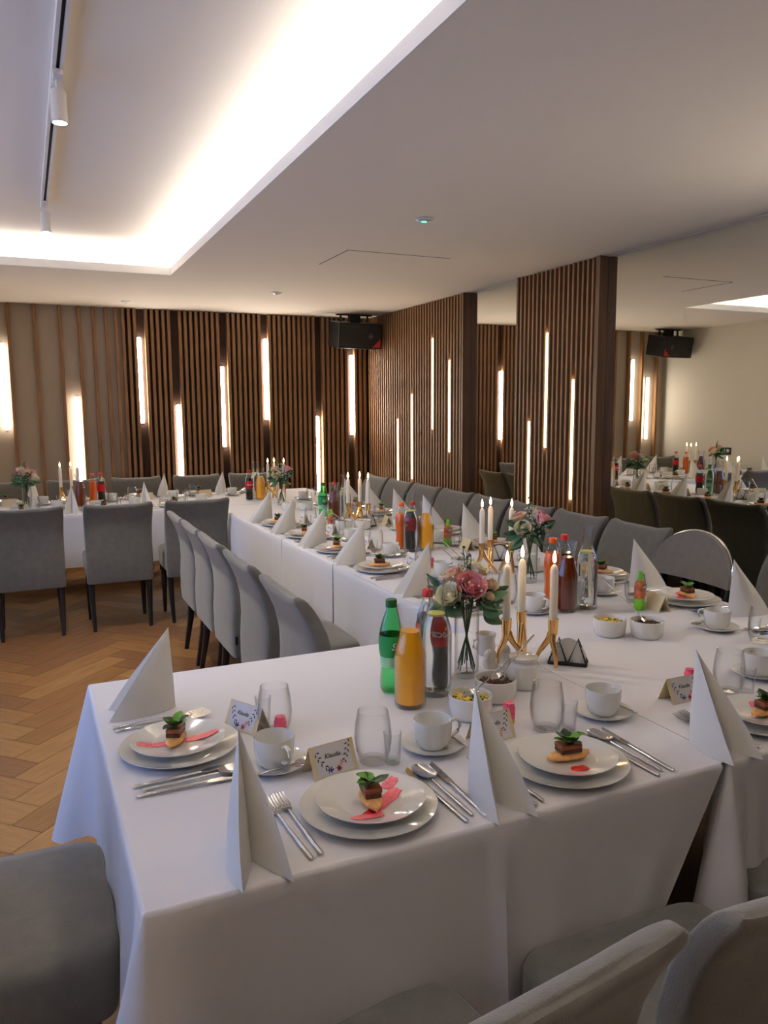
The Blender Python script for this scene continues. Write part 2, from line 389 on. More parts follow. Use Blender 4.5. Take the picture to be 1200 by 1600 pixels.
def fill_sconce(x, y, rz, where):  # added uplight, out of view, only there to brighten the ceiling
    t = thing('fill_uplight', 'unseen half round uplight added for fill, ' + where, 'light', (x, y, 1.95), rz, 'added fill uplights on the unseen walls')
    m = MB(); n = 16
    m.grid(lambda u, v: (.16 * math.cos(PI * u), .001 + .12 * math.sin(PI * u) * (.55 + .45 * v), -.14 + .14 * v), n, 4)
    m.add([(.16 * math.cos(PI * k / n), .001 + .066 * math.sin(PI * k / n), -.14) for k in range(n + 1)], [tuple(range(n + 1))])
    m.build('shade', M['whiteplastic'], t)
    m = MB(); m.add([(.12 * math.cos(PI * k / n), .012 + .075 * math.sin(PI * k / n), -.05) for k in range(n + 1)], [tuple(range(n + 1))]); m.build('lamp_disc', M['fillglow'], t, False)
M['fillglow'] = mat('fill_glow', (1, 1, 1, 1), .5, emit=(1, .86, .70, 1), estr=E_FILL)
fill_sconce(XW + .002, 5.85, -PI / 2, 'on the window side wall beyond the glass')
fill_col = tag(MB().box(XR - .030, XR - .007, 1.34, 2.25, .0, ZC - .002).build('slatted_column', M['backing'], None, False), 'unseen oak slat column over the mirror, added to carry fill tubes', 'wall panel')  # added column outside the view, carries tubes that fill the near ceiling
y = 1.375
while y < 2.24: link('slat', me2, fill_col, (XR - .030, y, 0)); y += .0525
for k, (y, a, b) in enumerate(((1.46, 1.2, 2.05), (1.77, 1.5, 2.35), (2.08, 1.3, 2.15))):  # added fill tubes, never in view
    tube_light(XR - .070, y, a, b, -PI / 2, 'fill light tube in the added unseen slat column, %s from behind' % nth[k], .018)
# ------------------------------------------------------------------ ceiling track with spot heads
tr = thing('light_track', 'white ceiling light track with dark slot inside the lit recess', 'light track', (.17, 0, upz))
MB().box(-.018, -.006, -1.3, 5.02, -.035, 0).box(.006, .018, -1.3, 5.02, -.035, 0).build('rail', M['whiteplastic'], tr, False)
MB().box(-.006, .006, -1.3, 5.02, -.020, -.0).build('slot', M['darkslot'], tr, False)
for k, (y, lab) in enumerate(((3.04, 'white cylinder spot lamp on the track, nearer one, lit'), (4.86, 'white cylinder spot lamp at the far end of the track'), (1.2, 'unseen white spot lamp added on the track straight over us for fill'), (-.6, 'unseen white spot lamp added on the track behind us for fill'))):  # the last two spots are unseen, added for extra light
    t = thing('spot_lamp', lab, 'spot light', (.17, y, upz - .035), 0, 'spot lamps on the ceiling track')
    MB().box(-.015, .015, -.06, .06, -.018, 0).build('adapter', M['whiteplastic'], t, False)
    MB().tube([(0, 0, -.018), (0, 0, -.05)], .008).build('stem', M['whiteplastic'], t)
    MB().lathe([(.020, -.045), (.026, -.052), (.027, -.155), (.024, -.155), (.022, -.148)], 24, cap1=False).build('barrel', M['whiteplastic'], t)
    MB().lathe([(.022, -.148), (.0, -.148)], 24, cap0=False).build('lens', M['spotglow'], t)
    ld = bpy.data.lights.new('spot_beam', 'SPOT'); ld.energy = E_SPOT; ld.color = (1, .93, .85); ld.spot_size = math.radians(100); ld.spot_blend = .8; ld.shadow_soft_size = .03
    lo = bpy.data.objects.new('spot_beam', ld); C.objects.link(lo); lo.parent = t; lo.location = (0, 0, -.165); lo.rotation_euler = (0, -.45, 0); ld.energy = E_SPOT * (3.4, 5.5, .3, .3)[k]

# ------------------------------------------------------------------ loudspeakers
def speaker(x, y, z, label, flip):
    t = thing('loudspeaker', label, 'speaker', (x, y, z), 0, 'black loudspeakers under the ceiling')
    tilt = Matrix.Rotation(math.radians(10), 4, 'X')
    bevel(MB().box(-.245, .245, -.13, .17, -.13, .13).xf(tilt).build('cabinet', M['black'], t, False), .008)
    g = MB()
    for k in range(13):
        zz = -.105 + k * .0175; g.box(-.225, .225, -.137, -.131, zz - .002, zz + .002)
    g.xf(tilt).build('grille', M['grille'], t, False)
    MB().add([(.225, -.1385, -.112), (.225, -.1385, -.022), (.135, -.1385, -.112), (.225, -.1345, -.112), (.225, -.1345, -.022), (.135, -.1345, -.112)], [(0, 1, 2), (3, 5, 4), (0, 3, 4, 1), (1, 4, 5, 2), (2, 5, 3, 0)]).xf(tilt).build('red_corner', M['red'], t, False)
    d = MB()
    for r0, r1 in ((.034, .028), (.014, .0)):
        for k in range(4):
            a, b = k * PI / 2, (k + 1) * PI / 2
            d.add([(.11 + r * math.cos(q) * .8, -.140, r * math.sin(q)) for r, q in ((r0, a), (r0, b), (r1, b), (r1, a))], [(0, 1, 2, 3)])
    d.xf(tilt).build('logo', M['badge'], t, False)
    MB().box(-.2, .2, .03, .07, .205, .215).box(-.16, -.145, .04, .06, .13, .21).box(.145, .16, .04, .06, .13, .21).box(-.06, .06, .02, .08, .125, .21).build('bracket', M['black'], t, False)
    return t
speaker(3.235, 7.80, 2.278, 'black ribbed loudspeaker in the corner where the slatted walls meet', 0)
speaker(-.42, 7.80, 2.278, 'black ribbed loudspeaker in the corner by the white wall', 1)

# ================================================================== CHAIRS
def superring(w_, d_, cx, cy, z, n=28, p=5, bow=0):
    out = []
    for i in range(n):
        a = 2 * PI * (i + .5) / n; c, s_ = math.cos(a), math.sin(a)
        x = w_ / 2 * math.copysign(abs(c) ** (2 / p), c); y = d_ / 2 * math.copysign(abs(s_) ** (2 / p), s_)
        out.append((cx + x, cy + y + bow * (2 * x / w_) ** 2, z))
    return out
def chair_proto(label='grey chair'):
    t = thing('dining_chair', label, 'chair')
    s = MB(); s.loft([superring(w_, d_, 0, -.005, z, 40, 8) for w_, d_, z in ((.40, .36, .360), (.43, .385, .368), (.44, .395, .395), (.445, .40, .44), (.445, .40, .485), (.436, .39, .502), (.415, .37, .511), (.34, .30, .516), (.15, .12, .518))])
    s.build('seat', M['chair'], t)
    b = MB()
    prof = [(.33, -.205, .055, .40), (.335, -.206, .07, .435), (.40, -.208, .082, .44), (.50, -.211, .084, .44), (.60, -.210, .080, .44), (.68, -.216, .074, .442), (.75, -.229, .068, .446), (.80, -.247, .064, .45), (.835, -.265, .060, .45), (.850, -.274, .056, .448), (.861, -.280, .044, .44), (.867, -.284, .026, .425), (.868, -.285, .006, .40)]
    b.loft([[(x, y, zz + (.020 * (2 * x / w_) ** 2 * max(0, (z - .6) / .27) ** 2)) for x, y, zz in superring(w_, d_, 0, cy, z, 40, 7, .016 * min(1, (z - .33) / .3) - .026 * max(0, (z - .66) / .2) ** 1.5)] for z, cy, d_, w_ in prof])
    b.build('backrest', M['chair'], t)
    for sx in (-1, 1):
        MB().loft([superring(a, a, sx * x, y, z, 12, 5) for a, x, y, z in ((.024, .185, -.225, 0), (.036, .19, -.19, .2), (.042, .192, -.175, .36))]).build('leg', M['leg'], t)
        MB().loft([superring(a, a, sx * x, y, z, 12, 5) for a, x, y, z in ((.024, .19, .135, 0), (.036, .188, .132, .2), (.042, .186, .13, .36))]).build('leg', M['leg'], t)
    MB().box(.217, .2215, -.232, -.22, .40, .44).build('fabric_tag', M['black'], t, False)
    return t
chair = chair_proto()
G = 'grey upholstered dining chairs'
put(chair, (.425, .905, 0), .14, 'grey chair at the near table edge, closest to the table corner', G)
put(chair, (.975, .915, 0), -.03, 'grey chair at the near table edge, second from the corner', G)
put(chair, (1.54, .945, 0), 0, 'grey chair at the near table edge, third from the corner', G)
put(chair, (-.085, 1.64, 0), -PI / 2, 'grey chair at the end seat of the front table', G)
for i, y in enumerate((2.62, 3.22, 3.78, 4.26, 4.73)):
    put(chair, (1.075, y, 0), -PI / 2, 'grey chair on the long table\'s window side, %s from the front' % nth[i], G)
for i, y in enumerate((2.17, 3.22, 3.71, 4.20, 4.69, 5.18, 5.68, 6.17, 6.66)):
    put(chair, (2.69, y, 0), PI / 2, 'grey chair on the mirror side of the long table, %s from the front' % nth[i], G)
for i, x in enumerate((1.07, .54, -.03)):
    put(chair, (x, 5.80, 0), 0, 'grey chair with its back to us at the far table, %s from the inner corner' % nth[i], G)
for i, x in enumerate((2.02, 1.48, .92, .37, -.19)):
    put(chair, (x, 7.365, 0), PI, 'grey chair against the slatted far wall, %s from the room corner' % nth[i], G)
# round-backed chair
t = thing('round_back_chair', 'grey round backed chair with chrome rim on the mirror side', 'chair', (2.62, 2.68, 0), PI / 2)
def rb(u, v, off=0):
    a = PI * u; x = .235 * math.cos(a); zz = .70 + .225 * v * math.sin(a) ** .8
    return (x, -.20 + off + .55 * x * x - .10 * (zz - .7), zz)
b = MB(); n = 20
for off in (0, .022): b.grid(lambda u, v: rb(u, v, off), n, 8)
m_ = len(b.v) // 2
rim = [i * 9 + 8 for i in range(n + 1)]; low = [i * 9 for i in range(n + 1)]
b.f += [(rim[i], rim[i + 1], rim[i + 1] + m_, rim[i] + m_) for i in range(n)] + [(low[i], low[i + 1], low[i + 1] + m_, low[i] + m_) for i in range(n)]
b.build('backrest', M['greyshell'], t)
MB().tube([Vector(rb(i / 24, 1, -.004)) + Vector((0, 0, .003)) for i in range(25)], .0055, 8).build('rim', M['steel'], t)
MB().loft([superring(w_, w_, 0, .02, z, 28, 3) for w_, z in ((.38, .42), (.43, .43), (.44, .46), (.42, .48), (.3, .485))]).build('seat', M['black'], t)
MB().tube([(-.17, -.16, .44), (-.2, -.17, .60), (-.225, -.175, .715)], .010).tube([(.17, -.16, .44), (.2, -.17, .60), (.225, -.175, .715)], .010).build('back_support', M['black'], t)
for sx in (-1, 1):
    for sy in (-1, 1): MB().tube([(sx * .15, sy * .13 + .02, .43), (sx * .2, sy * .2 + .0, 0.0)], .010).build('leg', M['steel'], t)

# ================================================================== TABLES AND CLOTHS
ZT = .760
def table(x0, x1, y0, y1, label):
    t = thing('banquet_table', label, 'table', ((x0 + x1) / 2, (y0 + y1) / 2, 0), 0, 'banquet tables under white cloths')
    hx, hy = (x1 - x0) / 2 - .012, (y1 - y0) / 2 - .012
    MB().box(-hx, hx, -hy, hy, .725, .7565).build('table_top', M['leg'], t, False)
    for sx in (-1, 1):
        for sy in (-1, 1): MB().box(sx * (hx - .09) - .02, sx * (hx - .09) + .02, sy * (hy - .09) - .02, sy * (hy - .09) + .02, 0, .725).build('leg', M['leg'], t, False)
def cloth(x0, x1, y0, y1, chain, label, z=ZT, drop=.39, ends=(0, 0), pleat=None, seed=1, cone=.10, cw=.055, fold=0):
    """chain: list of corner points of the exposed hem going round counter-clockwise, outward side on the right-hand of travel"""
    rnd = random.Random(seed); m = MB(); m.add([(x0, y0, z), (x1, y0, z), (x1, y1, z), (x0, y1, z)], [(0, 1, 2, 3)])
    for chain in (chain if isinstance(chain[0], list) else [chain]):
        P = []
        N = len(chain)
        for k in range(N - 1):
            a, b = Vector(chain[k]), Vector(chain[k + 1]); d = b - a; Ls = d.length; d.normalize(); nrm = Vector((d.y, -d.x))
            ns = max(8, int(Ls / .018))
            for i in range(ns + 1):
                s_ = Ls * i / ns; ex = 0.0
                dc = min(s_ if k > 0 else 9, (Ls - s_) if k < N - 2 else 9)
                ex = cone * math.exp(-(dc / cw) ** 2) - .016 * math.exp(-((dc - .13) / .06) ** 2)
                if fold and k >= 1: ex += fold * math.exp(-((dc - .080) / .026) ** 2) - .016 * math.exp(-((dc - .042) / .012) ** 2)
                P.append((a + d * s_, nrm, ex, s_, k, d, 1 if (i == 0 and k > 0) else 0))
            if k < N - 2:
                d2 = (Vector(chain[k + 2]) - b).normalized(); n2 = Vector((d2.y, -d2.x))
                for j in range(1, 6):
                    q = nrm.lerp(n2, j / 6).normalized(); P.append((b.copy(), q, cone * 1.15, 0, k, Vector((0, 0)), 1))
        ph = [rnd.uniform(0, 6) for _ in range(4)]
        tot = 0; prev = None; rows = 16; cols = []
        L_ = len(P)
        for i, (p, nr, ex, s_, k, d, cn) in enumerate(P):
            if prev is not None: tot += (p - prev).length
            prev = p; colp = []
            e0 = ends[0] * math.exp(-(tot / .25) ** 2) if ends[0] else 0
            for r in range(rows + 1):
                t_ = r / rows
                if r == 0: zz, o = z, 0
                elif r == 1: zz, o = z - .0015, .004
                elif r == 2: zz, o = z - .007, .0075
                else:
                    tt = (r - 2) / (rows - 2); zz = z - .007 - tt * (drop - .007) * (1 + .12 * min(1, ex / .1 if ex > 0 else 0))
                    wv = .006 * math.sin(tot * 19 + ph[0]) + .004 * math.sin(tot * 43 + ph[1])
                    o = .0075 + tt * (.010 + ex) + wv * tt
                    if pleat and k == pleat[0]: 
                        ds = s_ - pleat[1]; o += tt ** .5 * (.027 * math.exp(-((ds - .008) / .014) ** 2) - .004 * math.exp(-((ds + .02) / .02) ** 2))
                q = p + nr * o
                if ends[1] and r > 2:
                    pe = max(0, 1 - (P[-1][0] - p).length / .55); q = q - P[-1][5] * ends[1] * pe * ((r - 2) / (rows - 2))
                colp.append((q.x, q.y, zz))
            cols.append(colp)
        o = len(m.v); m.v += [c for cc in cols for c in cc]
        R_ = rows + 1
        m.f += [(o + i * R_ + r, o + (i + 1) * R_ + r, o + (i + 1) * R_ + r + 1, o + i * R_ + r + 1) for i in range(L_ - 1) for r in range(rows)]
    ob = m.build('tablecloth', M['cloth'], None, True, angle=70)
    return tag(ob, label, 'tablecloth', 'white tablecloths')
XA, XB, XC = .12, 1.32, 2.40
Y0, Y1, YA, YE = 1.13, 2.21, 6.05, 7.10
table(XA, XB - .02, Y0, Y1, 'front banquet table hidden beneath its white cloth')
table(XB, XC, Y0, 3.49, 'long banquet table, section nearest us, beneath white cloth')
table(XB, XC, 3.49, 4.32, 'long banquet table, middle section beneath white cloth')
table(XB, XC, 4.32, YA, 'long banquet table, far section beneath white cloth')
table(XL + .12, XC, YA, YE, 'far banquet table beside the slatted wall beneath white cloth')
cloth(XA, XB - .006, Y0, Y1, [(XB - .02, Y1), (XA, Y1), (XA, Y0), (XB - .035, Y0)], 'white cloth draped over the front table with its hanging corner folds', ends=(0, .21), pleat=(2, .61), seed=3)
cloth(XB - .006, XC, Y0, 3.488, [(XB - .004, Y0 + .05), (XB - .01, Y0), (XC, Y0), (XC, 3.488)], 'white cloth over the near section of the long table', z=ZT + .0006, seed=5, cone=.085, cw=.032, fold=.026)
cloth(XB, XC, Y1, 3.488, [(XB, 3.486), (XB, Y1 + .01)], 'white cloth over the long table section just behind the front table', z=ZT + .0001, seed=6)
cloth(XB, XC, 3.492, 4.318, [[(XB, 4.316), (XB, 3.494)], [(XC, 3.494), (XC, 4.316)]], 'white cloth over the middle section of the long table, narrow piece', z=ZT + .0004, seed=8)
cloth(XB, XC, 4.322, YA, [[(XB, YA - .005), (XB, 4.324)], [(XC, 4.324), (XC, YA)]], 'white cloth over the far section of the long table, by the inner corner', z=ZT + .0002, seed=11)
cloth(XL + .12, XC, YA + .004, YE, [[(XL + .12, YA), (XB - .01, YA)], [(XC, YA + .01), (XC, YE)]], 'white cloth over the far table by the slatted wall', z=ZT + .0005, seed=13)
Z = ZT + .0008

# ================================================================== TABLEWARE PROTOTYPES
def lab(adj, place): return adj + ' ' + place
plate = tag(MB().lathe([(0, .004), (.075, .004), (.083, .006), (.124, .0165), (.128, .0185), (.1285, .0175), (.125, .0145), (.088, .002), (.075, 0), (0, 0)], 48, cap0=False, cap1=False).build('dinner_plate', M['porc']), 'x', 'plate')
splate = tag(MB().lathe([(0, .004), (.055, .004), (.062, .006), (.096, .0155), (.101, .0175), (.1015, .0165), (.098, .0135), (.066, .002), (.055, 0), (0, 0)], 48, cap0=False, cap1=False).build('starter_plate', M['porc']), 'x', 'plate')
saucer = tag(MB().lathe([(0, .004), (.028, .004), (.032, .005), (.062, .012), (.070, .0155), (.0705, .0145), (.064, .010), (.038, .0015), (.030, 0), (0, 0)], 40, cap0=False, cap1=False).build('saucer', M['porc']), 'x', 'saucer')
cup = thing('coffee_cup', 'x', 'cup')
MB().lathe([(0, .004), (.026, .004), (.034, .012), (.0385, .03), (.0405, .060), (.0415, .0625), (.0425, .060), (.0425, .045), (.0405, .025), (.037, .010), (.029, .002), (.028, 0), (0, 0)], 40, cap0=False, cap1=False).build('body', M['porc'], cup)
MB().tube([(.039, 0, .050), (.052, 0, .055), (.063, 0, .050), (.066, 0, .038), (.060, 0, .026), (.048, 0, .019), (.037, 0, .017)], [.006, .0052, .005, .005, .005, .0052, .006], 8, .75).build('handle', M['porc'], cup)
tumbler = tag(MB().lathe([(0, .007), (.028, .008), (.036, .030), (.0385, .055), (.036, .085), (.0315, .112), (.0325, .113), (.0375, .085), (.0400, .055), (.0375, .028), (.030, .003), (.027, 0), (0, 0)], 32, cap0=False, cap1=False).build('water_tumbler', M['glass']), 'x', 'glass')
shot = tag(MB().lathe([(0, .010), (.0135, .011), (.0185, .068), (.0195, .069), (.0155, .004), (.0145, 0), (0, 0)], 24, cap0=False, cap1=False).build('shot_glass', M['glass']), 'x', 'glass')
# napkin folded into a standing pointed sail (seat side is -y)
def napkin_mesh(open_=1.0, lean=0):
    m = MB(); ap = Vector((0, .005 + lean, .205))
    base = [(.008, .012), (-.022, -.008), (-.040 * open_, -.045), (-.046 * open_, -.085), (-.036 * open_, -.128), (-.020 * open_, -.100), (0, -.055), (.022 * open_, -.098), (.044 * open_, -.132), (.050 * open_, -.090), (.042 * open_, -.048), (.024, -.008)]
    rows = 10; n = len(base)
    for r in range(rows + 1):
        t = r / rows
        for k, (x, y) in enumerate(base):
            bulge = 1 + .22 * math.sin(PI * t) * (1 if k not in (5, 6, 7) else -.35)
            b = Vector((x * bulge, 1.13 * y * (1 + .04 * math.sin(PI * t)), 0)); p = b.lerp(Vector((ap.x, ap.y, 0)), t); m.v.append((p.x, p.y, .205 * t))
    for r in range(rows):
        for i in range(n):
            j = (i + 1) % n; m.f.append((r * n + i, r * n + j, (r + 1) * n + j, (r + 1) * n + i))
    return m
nap = tag(napkin_mesh().build('folded_napkin', M['napkin'], angle=50), 'x', 'napkin')
# cutlery, all pointing +y, centred
def handle(m, y0, y1, w0=.0042, w1=.0028, z=.004):
    m.loft([superring(w * 2, h * 2, 0, 0, 0, 10, 2.4) for w, h in ()]) if 0 else None
    rings = []
    for t in (0, .02, .3, .7, 1):
        y = y0 + (y1 - y0) * t; w = (w0 if t > 0 else w0 * .6) * (1 - t) + w1 * t; h = .0023 * (.6 if t == 0 else 1)
        rings.append([(w * math.cos(2 * PI * k / 10), y, z + .002 * t + h * math.sin(2 * PI * k / 10)) for k in range(10)])
    m.loft(rings); return m
def bowl_spoon(m, y, ln, wd, z, dp):
    def f(u, v, off):
        a = PI * u; yy = y - ln / 2 * math.cos(a); ww = wd / 2 * math.sin(a) ** .7; x = (2 * v - 1) * ww
        return (x, yy, z + dp * ((2 * v - 1) ** 2 - 1) * math.sin(a) + off)
    m.grid(lambda u, v: f(u, v, 0), 12, 6); m.grid(lambda u, v: f(u, v, -.0012), 12, 6)
m = MB(); handle(m, -.105, .045); bowl_spoon(m, .078, .066, .042, .011, .007)
spoon = tag(m.build('table_spoon', M['steel'], angle=80), 'x', 'spoon')
m = MB(); handle(m, -.060, .032, .003, .002); bowl_spoon(m, .052, .040, .027, .0075, .004)
tspoon = tag(m.build('teaspoon', M['steel'], angle=80), 'x', 'teaspoon')
m = MB(); handle(m, -.115, .020, .0048, .0045, .004)
m.loft([[(-w, y, .0065), (w2, y, .0065), (w2, y, .0045), (-w, y, .0045)] for y, w, w2 in ((.018, .004, .004), (.03, .008, .006), (.08, .009, .007), (.108, .005, .007), (.118, -.004, .006))])
knife = tag(m.build('table_knife', M['steel'], angle=40), 'x', 'knife')
m = MB(); handle(m, -.110, .048)
m.grid(lambda u, v: ((2 * v - 1) * (.003 + .0085 * u ** .6), .045 + .028 * u, .0075 - .003 * math.sin(PI * u * .7)), 6, 4)
for k in range(4):
    x = -.0095 + k * .0063
    m.loft([[(x - a, y, z + .0006), (x + a, y, z + .0006), (x + a, y, z - .0006), (x - a, y, z - .0006)] for y, a, z in ((.071, .0016, .0052), (.09, .0015, .006), (.112, .0009, .0105))])
fork = tag(m.build('table_fork', M['steel'], angle=50), 'x', 'fork')
# place cards
def card_proto(name_text):
    t = thing('place_card', 'x', 'place card')
    hw, d, h = .052, .026, .060
    m = MB()
    for sy in (-1, 1): m.add([(-hw, sy * d, 0), (hw, sy * d, 0), (hw, 0, h), (-hw, 0, h), (-hw, sy * (d - .0012), 0), (hw, sy * (d - .0012), 0), (hw, 0, h - .002), (-hw, 0, h - .002)], [(0, 1, 2, 3), (4, 5, 6, 7), (0, 3, 7, 4), (1, 2, 6, 5)])
    m.build('folded_card', M['card'], t, False)
    def on(x, v, off=.0010):   # v: 0 at the bottom, 1 at the ridge
        n = Vector((0, -h, d)).normalized() * off; return Vector((x, -d + d * v, h * v)) + n
    MB().add([on(-.042, .05, .0006), on(.042, .05, .0006), on(.042, .97, .0006), on(-.042, .97, .0006)], [(0, 1, 2, 3)]).build('white_panel', M['cardwhite'], t, False)
    text_mesh(name_text, .0125, lambda x, y: on(x - .002, .62 + y / .065), 'lettering', M['ink'], t, shear=.3, bold=.0002)
    def leaf(m_, x, v, a, l): 
        c, s_ = math.cos(a), math.sin(a); w = l * .3
        m_.add([on(x + c * p - s_ * q, v + (s_ * p + c * q) / .065) for p, q in ((-l, 0), (0, -w), (l, 0), (0, w))], [(0, 1, 2, 3)])
    g = MB(); rnd = random.Random(4)
    for i in range(9):
        u = i / 8; d_ = .0035 * (-1) ** i; leaf(g, -.037 + .024 * u ** 1.6 + d_, .78 - .60 * u, 2.2 + (-1) ** i * .8, .0050); leaf(g, .038 - .016 * u ** 1.5 + d_, .93 - .60 * u, 1.1 + (-1) ** i * .8, .0050)
    g.build('printed_leaves', M['ink'], t, False)
    g = MB()
    for a in range(6): leaf(g, -.012 + .005 * math.cos(a), .20 + .06 * math.sin(a), a * 1.05, .005)
    g.build('blue_flower', M['inkblue'], t, False)
    g = MB()
    for a in range(7): leaf(g, .008 + .003 * math.cos(a), .18 + .05 * math.sin(a), a * .9, .0055)
    g.build('red_flower', M['inkred'], t, False)
    g = MB()
    for a in range(5): leaf(g, .017 + .003 * math.cos(a), .33 + .06 * math.sin(a), a * 1.2, .005)
    g.build('pink_flower', M['inkpink'], t, False)
    return t
card = card_proto('Klaudia')
# starter: toasted bread boat, pate, leaves, sauce
def patch(m, cx, cy, l, w, a, z, h, rnd, n=18, jag=.12):
    c, s_ = math.cos(a), math.sin(a); ring = []
    for i in range(n):
        t = 2 * PI * i / n; q = 1 + rnd.uniform(-jag, jag)
        x = l / 2 * math.copysign(abs(math.cos(t)) ** .55, math.cos(t)) * q; y = w / 2 * math.copysign(abs(math.sin(t)) ** .6, math.sin(t)) * q
        ring.append((cx + c * x - s_ * y, cy + s_ * x + c * y))
    hz = lambda x, y: max(0, math.hypot(x, y - .008) - .055) * .27
    m.loft([[(x, y, z + hz(x, y)) for x, y in ring], [(cx + (x - cx) * .95, cy + (y - cy) * .95, z + h + hz(x, y)) for x, y in ring], [(cx + (x - cx) * .6, cy + (y - cy) * .6, z + h * rnd.uniform(.9, 1.4) + hz(cx + (x - cx) * .6, cy + (y - cy) * .6)) for x, y in ring]])
def curl_leaf(m, c, d, up, l, w, curl=.4, cup_=.3):
    c = Vector(c); d = Vector(d).normalized(); up = Vector(up).normalized(); sd = d.cross(up).normalized(); up = sd.cross(d).normalized()
    def f(u, v):
        x = (2 * v - 1) * w / 2 * math.sin(PI * min(.98, max(.02, u)) ** .8) ** .7
        return c + d * (l * u * (1 - .15 * curl * u)) + sd * x + up * (l * curl * u * u * .5 - cup_ * w * ((2 * x / w) ** 2) * .3 if False else up and 0) if False else c + d * (l * u) + sd * x + up * (l * curl * (u - u * u) + cup_ * (x * x) / w)
    m.grid(f, 7, 4)
def starter_proto(seed, sauces, bread_a):
    rnd = random.Random(seed)
    t = thing('starter_toast', 'x', 'food')
    for k, (cx, cy, l, w, a, mt) in enumerate(sauces):
        m = MB(); patch(m, cx, cy, l, w, a, .0002, .0012, rnd); m.build('sauce_smear', M[mt], t)
    R_ = Matrix.Rotation(bread_a, 4, 'Z')
    rings = []
    for t_, wd in ((-.048, .003), (-.042, .014), (-.03, .030), (-.01, .041), (.012, .041), (.03, .030), (.042, .015), (.049, .003)):
        rings.append([(t_, wd / 2 * math.cos(2 * PI * k / 12), .0105 + (.0085 if math.sin(2 * PI * k / 12) > 0 else .0090) * math.sin(2 * PI * k / 12) * (.55 + 11 * wd * .9 if wd < .03 else 1)) for k in range(12)])
    MB().loft(rings).xf(R_).build('bread', M['bread'], t)
    bevel(MB().box(-.024, .024, -.0155, .0155, .0185, .0275).xf(R_).build('dark_slice', M['patedark'], t, False), .002)
    bevel(MB().box(-.025, .023, -.0165, .0150, .0275, .0375).xf(R_).build('pate_slice', M['pate'], t, False), .002)
    for nm, mt, n, zz in (('leaf', 'leafdark', 5, .038), ('leaf', 'leaf', 4, .042)):
        for k in range(n):
            a = rnd.uniform(0, 2 * PI) if n == 4 else k * 1.26; m = MB(); r0 = rnd.uniform(.0, .008)
            curl_leaf(m, (r0 * math.cos(a), r0 * math.sin(a), zz), (math.cos(a), math.sin(a), rnd.uniform(.1, .9)), (0, 0, 1), rnd.uniform(.024, .036), rnd.uniform(.020, .030), rnd.uniform(-.2, .6))
            m.build(nm, M[mt], t)
    return t
st_a = starter_proto(2, [(-.028, -.050, .062, .026, .12, 'sauce'), (-.015, -.035, .05, .018, .5, 'saucered'), (.032, -.002, .085, .030, .62, 'sauce'), (.060, .045, .038, .026, .5, 'sauce')], PI / 2 - .15)
st_b = starter_proto(9, [(-.005, -.046, .036, .028, -.1, 'saucered'), (.038, .050, .04, .026, -.5, 'sauce')], -.12)
st_c = starter_proto(5, [(-.066, .0, .034, .026, 0, 'sauce'), (-.030, -.003, .050, .024, 0, 'sauce'), (.052, .004, .075, .026, .08, 'sauce'), (-.058, .0, .014, .014, .4, 'saucered')], 1.2)
mini = thing('mini_sweet_bottle', 'x', 'bottle')
MB().lathe([(0, 0), (.0125, 0), (.0135, .004), (.0135, .018), (.012, .021)], 18).build('candy_filling', M['yellow'], mini)
MB().lathe([(.0137, .012), (.0142, .022), (.0145, .038), (.0120, .046), (.0120, .050), (0, .050)], 18).build('wrapper', M['pink'], mini)

